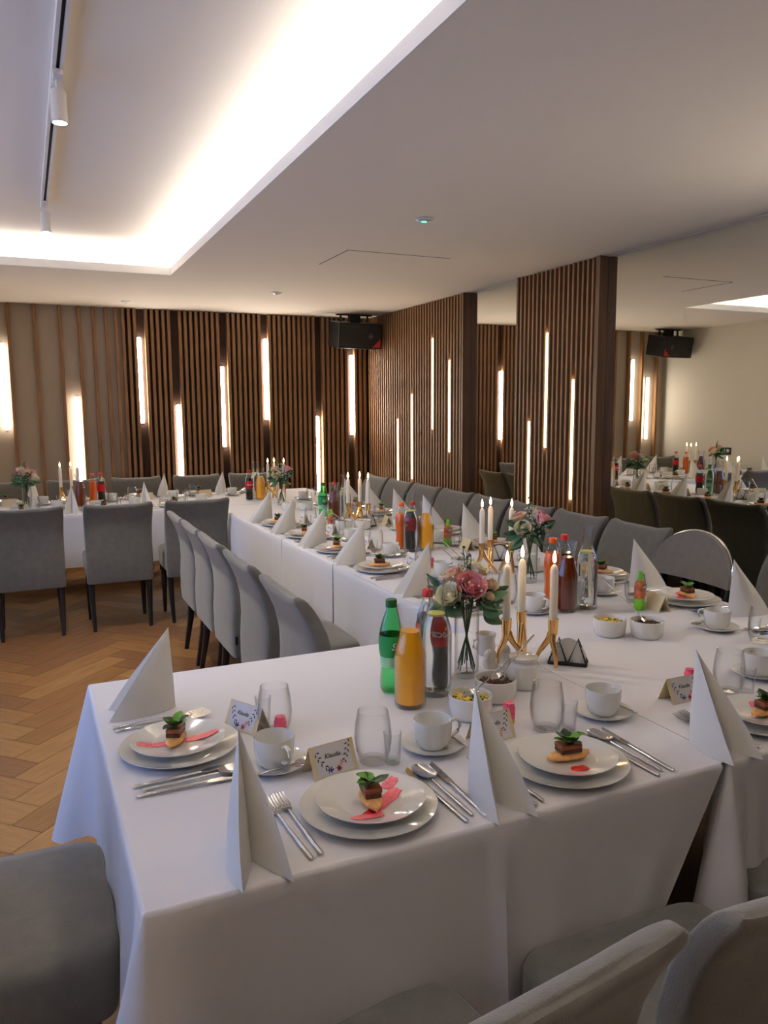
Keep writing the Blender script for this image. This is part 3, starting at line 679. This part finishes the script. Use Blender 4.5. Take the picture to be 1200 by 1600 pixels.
JIT = random.Random(12)
GRP = 'place settings on the white tables'
def setting(x, y, rz, place, starter, st_rot=0, has_mini=False, near=False, skip=(), cr=0, card_xy=(-.03, .175), tumb_xy=(.085, .178), shot_xy=(.122, .150), cup_xy=(.245, .190), cup_rot=.3, nap_rot=0, nap_xy=(-.215, 0), ts=(.02, -.9), fo=(0, 0)):
    c, s_ = math.cos(rz), math.sin(rz)
    def W(lx, ly, z=0, j=1):
        k = 0 if near else j; lx += JIT.uniform(-.005, .005) * k; ly += JIT.uniform(-.005, .005) * k
        return (x + c * lx - s_ * ly, y + s_ * lx + c * ly, Z + z)
    jr = lambda a=.05: 0 if near else JIT.uniform(-a, a)
    def P(pr, lx, ly, z, a, what, kind):
        if kind in skip: return None
        return put(pr, W(lx, ly, z, 0 if kind in ('plate', 'small', 'food', 'saucer', 'cup', 'teaspoon') else 1), rz + a, lab(what, place), kind_group[kind])
    kind_group = dict(plate='dinner plates', small='starter plates', food='starters on the plates', saucer='saucers', cup='coffee cups', teaspoon='teaspoons', fork='forks', knife='knives', spoon='table spoons', napkin='folded white napkins', tumbler='water tumblers', shot='shot glasses', card='place cards', mini='mini sweet bottles')
    P(plate, 0, 0, 0, 0, 'large white dinner plate', 'plate')
    P(splate, .002, -.004, .0155, 0, 'smaller white starter plate', 'small')
    P(starter, .0, -.008, .0195 + .0003, st_rot, 'toast starter with pink sauce and leaves', 'food')
    P(fork, -.157 + fo[0], 0 + fo[1], 0, .06 + jr(.02), 'outer steel fork', 'fork'); P(fork, -.135 + fo[0], .006 + fo[1], 0, .04, 'inner steel fork', 'fork')
    P(spoon, .160, .004, 0, .03, 'steel table spoon', 'spoon')
    P(knife, .187, .0, 0, -.02 + jr(.02), 'outer steel knife', 'knife'); P(knife, .137, -.002, 0, .05, 'inner steel knife', 'knife')
    P(nap, nap_xy[0], nap_xy[1], 0, nap_rot + jr(.15), 'white napkin folded to a tall point', 'napkin')
    P(saucer, cup_xy[0], cup_xy[1], 0, 0, 'white saucer under the coffee cup', 'saucer')
    P(cup, cup_xy[0], cup_xy[1], .0052, cup_rot - rz if near else cup_rot, 'empty white coffee cup', 'cup')
    P(tspoon, cup_xy[0] + .047, cup_xy[1] + .002, .0118, ts[0] if False else .15, 'teaspoon on the saucer', 'teaspoon')
    P(tumbler, tumb_xy[0], tumb_xy[1], 0, 0, 'clear water tumbler', 'tumbler'); P(shot, shot_xy[0], shot_xy[1], 0, 0, 'small clear shot glass', 'shot')
    P(card, card_xy[0], card_xy[1], 0, cr + jr(.2), 'cream folded place card', 'card')
    if has_mini: P(mini, card_xy[0] + .085, card_xy[1] + .055, 0, 0, 'tiny pink and yellow bottle', 'mini')
setting(.539, 1.262, 0, 'near table edge, closest to the corner', st_a, 0, near=True, card_xy=(-.006, .185), cr=.16, tumb_xy=(.090, .185), shot_xy=(.124, .160), cup_xy=(.235, .190), cup_rot=-.1, nap_xy=(-.240, -.005))
setting(.980, 1.252, 0, 'near table edge, second from the corner', st_b, 0, has_mini=True, near=True, card_xy=(-.062, .190), cr=.1, tumb_xy=(.080, .175), shot_xy=(.124, .150), cup_xy=(.256, .190), cup_rot=.25, nap_xy=(-.215, .005))
setting(1.548, 1.245, 0, 'near table edge, third from the corner', st_b, .1, has_mini=True, near=True, card_xy=(-.062, .195), nap_xy=(-.215, .005), cup_xy=(.262, .235), cup_rot=1.2)
setting(.268, 1.680, -PI / 2, 'at the end seat of the front table', st_c, 1.5, near=True, has_mini=True, card_xy=(-.055, .165), cr=.5, tumb_xy=(0.0, .216), shot_xy=(-.06, .205), cup_xy=(.166, .165), cup_rot=-1.35, nap_xy=(-.272, .022), fo=(-.028, -.016))
for i, y in enumerate((2.56, 3.25, 3.80, 4.33, 4.85)):
    setting(1.462, y, -PI / 2, 'window side of long table, %s from front' % nth[i], (st_a, st_b, st_c)[i % 3], 1.4, has_mini=i == 1, skip=('mini',) if i != 1 else ())
for i, y in enumerate((1.62, 2.19, 2.69, 3.57, 4.08, 4.58, 5.03, 5.50, 5.93)):
    setting(2.262, y, PI / 2, 'mirror side of long table, %s from front' % nth[i], (st_c, st_a, st_b)[i % 3], 1.6 if i == 1 else .3 * i, has_mini=False)
for i, x in enumerate((1.02, .50, -.06)):
    setting(x, 6.195, 0, 'near side of far table, %s from inner corner' % nth[i], (st_b, st_a, st_c)[i], .3)
for i, x in enumerate((1.86, 1.36, .86, .34, -.18)):
    setting(x, 6.955, PI, 'along the slatted far wall, %s from room corner' % nth[i], (st_b, st_c, st_a)[i % 3], .5, skip=('shot',) if i == 0 else ())

# ================================================================== BOTTLES, CARAFES
def wrap(r, z0):   # lettering wrapped round a cylinder, facing -y
    return lambda x, y: Vector((r * math.sin(x / r), -r * math.cos(x / r), z0 + y))
def juice_carafe(liquid, label_, fill=.195):
    t = thing('juice_carafe', label_, 'carafe')
    out = [(.0, .0), (.034, .0), (.0385, .005), (.040, .012), (.0405, .13), (.038, .150), (.029, .178), (.0265, .20), (.029, .225), (.036, .258)]
    inn = [(.0350, .2575), (.0278, .225), (.0252, .20), (.0277, .178), (.0366, .149), (.0390, .13), (.0385, .014), (.033, .009), (0, .009)]
    MB().lathe(out + inn, 36, cap0=False, cap1=False).build('glass_body', M['glass'], t)
    p = [(0, .0095), (.0325, .0095), (.0380, .0145), (.0385, .13), (.0361, .149), (.0272, .178)]
    p = p + [(.0250, fill), (0, fill)]
    MB().lathe(p, 36, cap0=False, cap1=False).build('juice', M[liquid], t)
    return t
def water_carafe(label_):
    t = thing('water_carafe', label_, 'carafe')
    out = [(.0, .0), (.037, .0), (.0395, .004), (.0405, .02), (.0415, .16), (.040, .178), (.032, .205), (.0205, .235), (.0185, .25), (.0195, .28), (.0235, .308)]
    inn = [(.0225, .3075), (.0182, .28), (.0172, .25), (.0192, .235), (.0305, .204), (.0382, .178), (.0397, .16), (.0387, .024), (.034, .014), (0, .014)]
    MB().lathe(out + inn, 36, cap0=False, cap1=False).build('glass_body', M['glass'], t)
    MB().lathe([(0, .0145), (.0335, .0145), (.0380, .0245), (.0390, .16), (.0375, .177), (.031, .200), (.026, .212), (0, .212)], 36, cap0=False, cap1=False).build('water', M['water'], t)
    MB().lathe([(0, .2125), (.024, .2128), (.0245, .217), (0, .2185)], 24, cap0=False, cap1=False).build('lemon_slice', M['lemon'], t)
    return t
M['lemon'] = mat('lemon', srgb(222, 215, 110), .5)
def bottle(label_, liquid, cap, lab_mat=None, txt=None, green=False, lvl=.178, r=.0325):
    t = thing('soda_bottle', label_, 'bottle')
    pr = [(0, .004), (.018, .0), (.028, .004), (.031, .012), (.0315, .03), (.0285, .065), (.0285, .075), (.032, .11), (.0325, .145), (.030, .17), (.022, .197), (.0135, .220), (.0125, .232), (.0125, .238)]
    MB().lathe(pr, 32, cap0=False, cap1=False).build('plastic_body', M['greenpet' if green else 'pet'], t)
    if liquid:
        p = [(max(0, q - .0012), z + .0012) for q, z in pr if z < lvl - .01]; p[0] = (0, p[0][1])
        MB().lathe(p + [(p[-1][0] * .93, lvl), (0, lvl)], 32, cap0=False, cap1=False).build('soda', M[liquid], t)
    MB().lathe([(.0148, .228), (.015, .246), (.0135, .248), (0, .248)], 24, cap0=False, cap1=False).build('cap', M[cap], t)
    if lab_mat:
        MB().lathe([(.0308, .098), (.0334, .111), (.0340, .128), (.0338, .145), (.0325, .155)], 32, cap0=False, cap1=False).build('paper_label', M[lab_mat], t)
        if txt: text_mesh(txt, .026 if len(txt) < 8 else .018, wrap(.0346, .128), 'lettering', M['whiteprint'], t, shear=.25, bold=.0004)
    return t
def kid_bottle(label_):
    t = thing('small_juice_bottle', label_, 'bottle')
    MB().loft([superring(w_, d_, 0, 0, z, 24, 3) for w_, d_, z in ((.036, .026, 0), (.046, .034, .006), (.048, .036, .02), (.048, .036, .045))]).build('green_base', M['lime'], t)
    MB().loft([superring(w_, d_, 0, 0, z, 24, 3) for w_, d_, z in ((.048, .036, .045), (.048, .036, .09), (.044, .032, .102), (.03, .024, .112))]).build('fruit_label', M['kidlabel'], t)
    MB().loft([superring(w_, w_, 0, 0, z, 20, 2) for w_, z in ((.026, .110), (.024, .118), (.017, .121), (.016, .142), (.012, .144))]).build('cap', M['lime'], t)
    MB().box(-.020, .016, -.0186, -.0176, .080, .096).build('name_band', M['darkgreen'], t, False)
    MB().box(.004, .018, -.0186, -.0178, .030, .052).build('printed_square', M['cardwhite'], t, False)
    text_mesh('KUBU\u015a', .0125, lambda x, y: Vector((x - .002, -.0192, .088 + y)), 'lettering', M['whiteprint'], t, bold=.0004)
    return t
Yt = lambda a: a
oj = juice_carafe('oj', 'x'); am = juice_carafe('amber', 'x', .203); wc = water_carafe('x')
sprite = bottle('x', None, 'greencap', 'greenlabel', 'Sprite', True)
# yellow print on the green bottle's label
p = MB(); p.add([wrap(.0349, .143)(x, y) for x, y in ((-.012, .006), (.012, .006), (.012, -.001), (0, -.007), (-.012, -.001))], [(0, 1, 2, 3, 4)]); p.build('yellow_print', M['yellow'], sprite, False)
MB().lathe([(.0293, .070), (.0294, .078), (.0308, .098)], 32, cap0=False, cap1=False).build('pale_label', mat('pale_green_label', srgb(150, 205, 165), .5), sprite)
cola = bottle('x', 'cola', 'redcap', 'redlabel', 'Coca-Cola'); orange = bottle('x', 'fanta', 'orangecap', lvl=.19); kid = kid_bottle('x')
GJ, GB, GW = 'juice carafes', 'soda bottles', 'lemon water carafes'
put(oj, (.840, 1.695, Z), 0, 'carafe of orange juice at the front, before the green bottle', GJ)
put(sprite, (.843, 1.812, Z), .45, 'green soda bottle behind the nearest orange juice carafe', GB)
put(wc, (.939, 1.745, Z), 0, 'nearest water carafe with a lemon slice, red capped bottle behind it', GW)
put(cola, (.982, 1.872, Z), .4, 'red capped cola bottle behind the nearest water carafe', GB)
put(am, (1.769, 2.281, Z), 0, 'dark amber juice carafe beyond the nearest gold candle holder', GJ)
put(wc, (1.864, 2.287, Z), 0, 'lemon water carafe standing beside the dark amber juice carafe', GW)
put(orange, (1.815, 2.430, Z), 0, 'orange soda bottle hidden behind the dark amber juice carafe', GB)
put(cola, (1.90, 2.47, Z), .2, 'red capped cola bottle behind the dark amber juice carafe', GB)
put(kid, (2.023, 2.178, Z), .45, 'small green bottle of childrens juice by the nearest mirror side plate', 'small juice bottles')
put(orange, (1.795, 3.725, Z), 0, 'orange soda bottle in the middle cluster, beside the cola bottle', GB)
put(wc, (1.806, 3.632, Z), 0, 'water carafe in front of the middle cola bottle', GW)
put(cola, (1.868, 3.735, Z), .45, 'cola bottle between orange soda and orange juice, middle cluster', GB)
put(oj, (1.890, 3.622, Z), 0, 'orange juice carafe in the middle cluster of the long table', GJ)
put(kid, (2.058, 3.688, Z), .4, 'small green juice bottle near the middle drinks cluster', 'small juice bottles')
put(sprite, (1.815, 4.996, Z), .4, 'green soda bottle in the third drinks cluster of the long table', GB)
put(am, (1.845, 4.862, Z), 0, 'amber juice carafe beside the green bottle, third cluster', GJ)
put(wc, (1.930, 4.887, Z), 0, 'lemon water carafe in the third drinks cluster', GW)
put(cola, (1.905, 5.02, Z), -1.2, 'cola bottle behind the third drinks cluster', GB)
put(kid, (1.650, 4.40, Z), .4, 'small green topped juice bottle by the window side napkins', 'small juice bottles')
put(cola, (1.665, 6.364, Z), .3, 'cola bottle on the far table at the inner corner', GB)
put(oj, (1.750, 6.327, Z), 0, 'orange juice carafe on the far table beside the cola bottle', GJ)
put(wc, (1.752, 6.47, Z), 0, 'water carafe behind the far orange juice carafe', GW)
put(am, (.358, 6.480, Z), 0, 'amber juice carafe on the far table by the two candles', GJ)
put(orange, (.460, 6.60, Z), 0, 'orange soda bottle beside the far table amber carafe', GB)
put(cola, (.53, 6.68, Z), 3.5, 'cola bottle behind the far table orange soda bottle', GB)

# ================================================================== CANDLE HOLDERS
def candle_proto():
    t = thing('candle', 'x', 'candle')
    MB().lathe([(0, 0), (.0105, 0), (.0115, .006), (.0118, .158), (.0085, .170), (.0035, .176), (0, .176)], 12, cap0=False, cap1=False).build('wax', M['wax'], t, angle=25)
    MB().tube([(0, 0, .174), (.0006, 0, .182)], .0009, 6).build('wick', M['wick'], t)
    MB().lathe([(0, .180), (.0036, .184), (.0052, .190), (.0044, .200), (.0022, .210), (0, .217)], 12, cap0=False, cap1=False).build('flame', M['flame'], t)
    return t
candle = candle_proto()
def holder_proto():
    t = thing('candle_holder', 'x', 'candle holder')
    pts = [(-.075, .010, 0), (.012, .062, 0), (.045, -.048, 0)]
    for k, (x, y, _) in enumerate(pts):
        MB().lathe([(.0128, .098), (.0145, .118), (.0152, .143), (.0140, .144), (.0125, .125), (0, .124)], 20, x, y, cap0=True, cap1=False).build('candle_cup', M['gold'], t)
        a = Vector((x, y, .112)); nxt = Vector(pts[(k + 1) % 3]); c0 = Vector((0, .008, 0)); o = (Vector((x, y, 0)) - c0).normalized()
        sd = Vector((-o.y, o.x, 0))
        MB().tube([a, a + sd * -.006 + Vector((0, 0, -.03)), Vector((x, y, 0)) + o * .012 - sd * .016 + Vector((0, 0, .045)), Vector((x, y, .0055)) + o * .016 - sd * .020], [.0125, .010, .0075, .0052], 10).build('leg', M['gold'], t)
        MB().tube([a, a - o * .016 + sd * .010 + Vector((0, 0, -.035)), Vector((x, y, 0)) - o * .045 + sd * .026 + Vector((0, 0, .035)), Vector((x, y, .0055)) - o * .060 + sd * .034], [.0125, .0095, .0072, .0052], 10).build('leg', M['gold'], t)
    t['cups'] = 3
    return t, pts
holder, hp = holder_proto()
def candles_at(x, y, rz, where):
    put(holder, (x, y, Z), rz, 'polished gold three armed candle holder ' + where, 'gold candle holders')
    c, s_ = math.cos(rz), math.sin(rz)
    for k, (a, b, _) in enumerate(hp):
        put(candle, (x + c * a - s_ * b, y + s_ * a + c * b, Z + .1245), 0, ('lit white candle, arm towards the window,', 'lit white candle, arm towards the far wall,', 'lit white candle, arm towards us,')[k] + ' ' + where, 'lit white candles')
candles_at(1.296, 1.833, 0, 'nearest us')
candles_at(1.905, 2.965, .1, 'in the middle cluster')
candles_at(1.935, 4.63, -.2, 'in the third cluster')
candles_at(1.900, 6.36, .2, 'at the inner corner')
candles_at(.305, 6.68, .1, 'on the far table')

# ================================================================== FLOWERS
def vase_proto():
    t = thing('flower_vase', 'x', 'vase')
    MB().lathe([(0, .0), (.032, 0), (.034, .002), (.0345, .200), (.0330, .200), (.0322, .014), (0, .012)], 32, cap0=False, cap1=False).build('glass_body', M['glass'], t)
    return t
vase = vase_proto()
def rose_mesh(r, seed, mt):
    rnd = random.Random(seed); m = MB(); m.ball((0, 0, 0), r * .30, 8, 6, (1, 1, 1.2))
    for ring, (n, rr, hh, op) in enumerate(((3, .30, .55, .02), (4, .48, .62, .10), (5, .68, .62, .22), (6, .88, .52, .42))):
        for k in range(n):
            a0 = 2 * PI * (k + .5 * ring) / n + rnd.uniform(-.15, .15); wd = 2 * PI / n * .72
            def f(u, v, a0=a0, wd=wd, rr=rr, hh=hh, op=op):
                a = a0 + (v - .5) * 2 * wd; e = 1 - (2 * v - 1) ** 4 * .35
                rad = r * (rr * (.45 + .55 * min(1, u * 1.5)) + op * max(0, u - .6) * 1.3)
                return (rad * math.cos(a), rad * math.sin(a), r * (-.62 + (hh + .62) * u * e - op * .5 * max(0, u - .8)))
            m.grid(f, 5, 5)
    return m.mesh(mt, M[mt], True, 70)
RM = {k: rose_mesh(.030, i + 1, k) for i, k in enumerate(('rose', 'cream', 'peach'))}
m = MB(); curl_leaf(m, (0, 0, 0), (0, 0, 1), (0, -1, 0), .055, .040, .25, .6); LM = [m.mesh('leaf', M['euca'], True, 80)]
rnd = random.Random(3)
def bouquet_proto(seed, pinks):
    rnd = random.Random(seed); t = thing('flower_bouquet', 'x', 'flowers')
    m = MB()
    for k in range(14):
        a = k * 2.4; m = MB(); m.tube([(.024 * math.cos(a + 2.6), .024 * math.sin(a + 2.6), .016 + .03 * (k % 3) / 3), (.004 * math.cos(a), .004 * math.sin(a), .13), (.020 * math.cos(a), .020 * math.sin(a), .225)], .0016, 5); m.build('stem', M['stem'], t)
    def aim(o, d, roll=0):
        q = Vector(d).normalized().to_track_quat('Z', 'Y'); o.rotation_mode = 'QUATERNION'; o.rotation_quaternion = q @ Matrix.Rotation(roll, 3, 'Z').to_quaternion()
    for nm, me_, x, y, z, s_ in [('pink_rose', 'rose', *pinks[0], 1.32), ('cream_rose', 'cream', -.060, -.035, .238, 1.15), ('peach_rose', 'peach', -.035, .03, .275, 1.1), ('cream_rose', 'cream', .035, .015, .295, 1.0), ('small_bud', 'peach', .060, -.035, .262, .55), ('small_bud', 'cream', .072, .005, .245, .5), ('small_bud', 'peach', .045, -.055, .235, .42), ('pink_rose', 'rose', -.02, .05, .285, .7)]:
        o = link(nm, RM[me_], t, (x, y, z)); o.scale = (s_,) * 3; aim(o, (x * 9, y * 9 - .25, .75), rnd.uniform(0, 6))
    for k in range(26):
        a = rnd.uniform(0, 2 * PI); el = rnd.uniform(-.9, .5); rr = rnd.uniform(.035, .075)
        o = link('leaf', LM[0], t, (rr * math.cos(a) * .8, rr * math.sin(a) * .8, .222 + .045 * el + .01)); s_ = rnd.uniform(.8, 1.45); o.scale = (s_,) * 3
        aim(o, (math.cos(a), math.sin(a), el), rnd.uniform(-1, 1))
    g = MB()
    for k in range(130):
        a = rnd.uniform(0, 2 * PI); rr = rnd.uniform(.02, .085); z = .225 + rnd.uniform(-.02, .08) + (.03 if rr < .04 else 0)
        g.ball((rr * math.cos(a), rr * math.sin(a), z), rnd.uniform(.0022, .0040), 5, 4)
    o = g.build('small_white_blossoms', M['gyp'], t); o['kind'] = 'stuff'
    g = MB()
    for k in range(60):
        a = rnd.uniform(0, 2 * PI); rr = rnd.uniform(0, .06); z = .215 + rnd.uniform(-.015, .035)
        curl_leaf(g, (rr * math.cos(a), rr * math.sin(a), z), (math.cos(a), math.sin(a), rnd.uniform(-.2, .8)), (0, 0, 1), .03, .014, .3)
    o = g.build('dark_greenery', M['eucad'], t); o['kind'] = 'stuff'
    for k in range(5):
        g = MB(); a = k * 1.3; top = (.012 * math.cos(a), .012 * math.sin(a), .335 + .012 * k)
        g.tube([(0, 0, .26), top], .0012, 5)
        for q in range(5): curl_leaf(g, (top[0] * q / 5, top[1] * q / 5, .27 + (top[2] - .27) * q / 4), (math.cos(a + q * 2), math.sin(a + q * 2), .9), (0, 0, 1), .016, .009, .2)
        if k < 3: g.build('sprig', M['stem'], t)
    return t
bq = bouquet_proto(21, [(-.005, -.045, .262)])
bq2 = bouquet_proto(33, [(.045, -.030, .272)])
def flowers(p, x, y, rz, where):
    put(vase, (x, y, Z), 0, 'clear glass cylinder vase ' + where, 'glass vases')
    put(p, (x, y, Z), rz, 'bouquet of pink and cream roses with greenery ' + where, 'rose bouquets')
flowers(bq, 1.082, 1.830, -.2, 'at the front, beside the nearest water carafe')
flowers(bq2, 1.930, 2.745, 0, 'behind the nearest candles')
flowers(bq2, 1.800, 5.900, .2, 'near the inner corner candles')
flowers(bq, -.02, 6.620, 2.2, 'on the far table')

# ================================================================== BOWLS, JARS, SMALL THINGS
def bowl_proto(kind):
    t = thing('salad_bowl', 'x', 'bowl')
    MB().lathe([(0, .005), (.038, .005), (.046, .012), (.0495, .03), (.0505, .056), (.0515, .0575), (.0535, .056), (.0530, .030), (.050, .010), (.042, .001), (.040, 0), (0, 0)], 40, cap0=False, cap1=False).build('bowl_body', M['porc'], t)
    rnd = random.Random(8)
    MB().lathe([(0, .02), (.044, .02), (.0490, .040), (.032, .047), (0, .049)], 24, cap0=False, cap1=False).build('salad_base', M['saladyellow' if kind == 'y' else 'beet'], t)
    g = MB(); h = MB()
    for k in range(90):
        a = rnd.uniform(0, 2 * PI); rr = .041 * math.sqrt(rnd.random()); z = .0485 - .004 * (rr / .04) ** 2
        q = Matrix.Translation((rr * math.cos(a), rr * math.sin(a), z)) @ Matrix.Rotation(rnd.uniform(0, 6), 4, (rnd.random(), rnd.random(), 1))
        b = MB().box(-.006, .006, -.0015, .0015, -.0012, .0012).xf(q); (g if k % 3 else h).add(b.v, b.f)
    o = g.build('shredded_salad', M['saladyellow' if kind == 'y' else 'beet'], t, False); o['kind'] = 'stuff'
    o = h.build('green_shreds', M['saladgreen'], t, False); o['kind'] = 'stuff'
    return t
by, bb = bowl_proto('y'), bowl_proto('b')
m = MB(); m.tube([(0, 0, 0), (0, .02, .0005), (0, .12, .002), (0, .175, 0)], [.0028, .0026, .0034, .0042], 8, .5)
bowl_spoon(m, -.022, .05, .034, .001, .006)
sspoon = tag(m.build('serving_spoon', M['steel'], angle=80), 'x', 'spoon')
def serving(x, y, hdg, tilt_, where):
    o = put(sspoon, (x, y, Z + .060), 0, 'steel serving spoon leaning in ' + where, 'serving spoons')
    o.rotation_euler = (tilt_, 0, hdg); return o
GBW = 'white salad bowls'
put(by, (.940, 1.570, Z), 0, 'white bowl of yellow shredded salad at the front', GBW)
put(bb, (1.058, 1.642, Z), 0, 'white bowl of dark beet salad behind the yellow salad', GBW)
serving(.962, 1.580, -1.2, .27, 'the nearest yellow salad bowl'); serving(1.085, 1.655, -1.12, .38, 'the nearest beet salad bowl')
put(by, (1.707, 1.972, Z), .5, 'white bowl of pale salad below the amber carafe', GBW)
put(bb, (1.800, 1.900, Z), .5, 'white bowl of dark relish beside the pale salad bowl', GBW)
serving(1.800, 1.925, .35, .62, 'the dark relish bowl')
put(by, (1.70, 2.90, Z), 1, 'white bowl of yellow salad behind the nearest bouquet', GBW); put(bb, (1.795, 3.08, Z), 1, 'white bowl of dark salad behind the nearest bouquet', GBW)
serving(1.70, 2.92, .15, .35, 'the yellow bowl behind the nearest bouquet'); serving(1.795, 3.10, .08, .35, 'the dark bowl behind the nearest bouquet')
put(bb, (1.770, 4.50, Z), 0, 'white bowl of dark salad in front of the third candles', GBW); put(by, (1.880, 4.46, Z), 2, 'white bowl of pale salad in front of the third candles', GBW)
serving(1.76, 4.53, .5, .5, 'the dark bowl before the third candles')
put(by, (1.755, 5.58, Z), 1, 'white salad bowl towards the inner corner, window side one', GBW); put(bb, (1.865, 5.52, Z), 2, 'white salad bowl towards the inner corner, mirror side one', GBW)
# lidded white jar, milk jug, salt and pepper
t = thing('white_jar', 'squat white lidded jar behind the beet salad bowl', 'jar', (1.175, 1.690, Z))
MB().lathe([(0, 0), (.038, 0), (.042, .006), (.042, .060), (.039, .066), (.036, .070), (.036, .074)], 32).build('jar_body', M['porc'], t)
MB().lathe([(.0375, .074), (.0385, .078), (.0375, .084), (.030, .086), (0, .086)], 32, cap0=True, cap1=False).build('lid', M['porc'], t)
def jug(x, y, label_):
    t = thing('milk_jug', label_, 'jug', (x, y, Z), 0, 'cream milk jugs')
    MB().lathe([(0, .003), (.022, .003), (.027, .02), (.025, .045), (.030, .064), (.0315, .064), (.027, .045), (.0295, .02), (.024, 0), (0, 0)], 28, cap0=False, cap1=False).build('jug_body', M['porc2'], t)
    MB().tube([(-.027, 0, .05), (-.042, 0, .046), (-.044, 0, .026), (-.028, 0, .014)], .0035).build('handle', M['porc2'], t)
jug(1.235, 1.975, 'small cream milk jug behind the salt and pepper pots'); jug(2.14, 3.08, 'small cream milk jug by the middle candles')
def pot(x, y, label_, mt):
    t = thing('spice_pot', label_, 'shaker', (x, y, Z), 0, 'salt and pepper pots')
    MB().lathe([(0, 0), (.019, 0), (.0215, .006), (.0205, .026), (.018, .032)], 24, cap0=False).build('pot_body', M[mt], t)
    MB().lathe([(.018, .032), (.0195, .036), (.016, .046), (.008, .052), (0, .053)], 24, cap0=False, cap1=False).build('lid', M[mt], t)
pot(1.180, 1.862, 'small rounded cream pepper pot behind the beet salad', 'porc2'); pot(1.243, 1.888, 'small rounded white salt pot beside the pepper pot', 'porc')
def nap_holder(x, y, rz, label_):
    t = thing('napkin_holder', label_, 'napkin holder', (x, y, Z), rz, 'black napkin holders')
    MB().box(-.055, .055, -.022, .022, 0, .006).build('base', M['black'], t, False)
    for s_ in (-1, 1):
        m = MB()
        for a, b in ((-.055, .0), (.0, .055)): m.tube([(a, s_ * .018, .004), ((a + b) / 2, s_ * .008, .075), (b, s_ * .018, .004)], .003, 6)
        m.build('side_wire', M['black'], t)
    for k in range(3):
        m = MB(); yy = -.008 + k * .008
        m.grid(lambda u, v: (-.050 + .100 * u, yy + .003 * math.sin(PI * u), .0065 + .068 * v * math.sin(PI * (.06 + .88 * u)) ** .6), 12, 4)
        m.grid(lambda u, v: (-.050 + .100 * u, yy + .002 + .003 * math.sin(PI * u), .0065 + .066 * v * math.sin(PI * (.06 + .88 * u)) ** .6), 12, 4)
        m.build('paper_napkin', M['napkin'], t, angle=80)
nap_holder(1.400, 1.790, -.75, 'black wire napkin holder with white napkins under the nearest candles')
nap_holder(1.95, 4.53, .4, 'black napkin holder with white napkins before the third candles')
nap_holder(2.08, 3.21, -.4, 'black napkin holder with white napkins beside the middle candles')
# remove prototypes never placed
for o in [o for o in bpy.data.objects if o.parent is None and o.get('label') == 'x']:
    for c_ in list(o.children_recursive): bpy.data.objects.remove(c_)
    bpy.data.objects.remove(o)
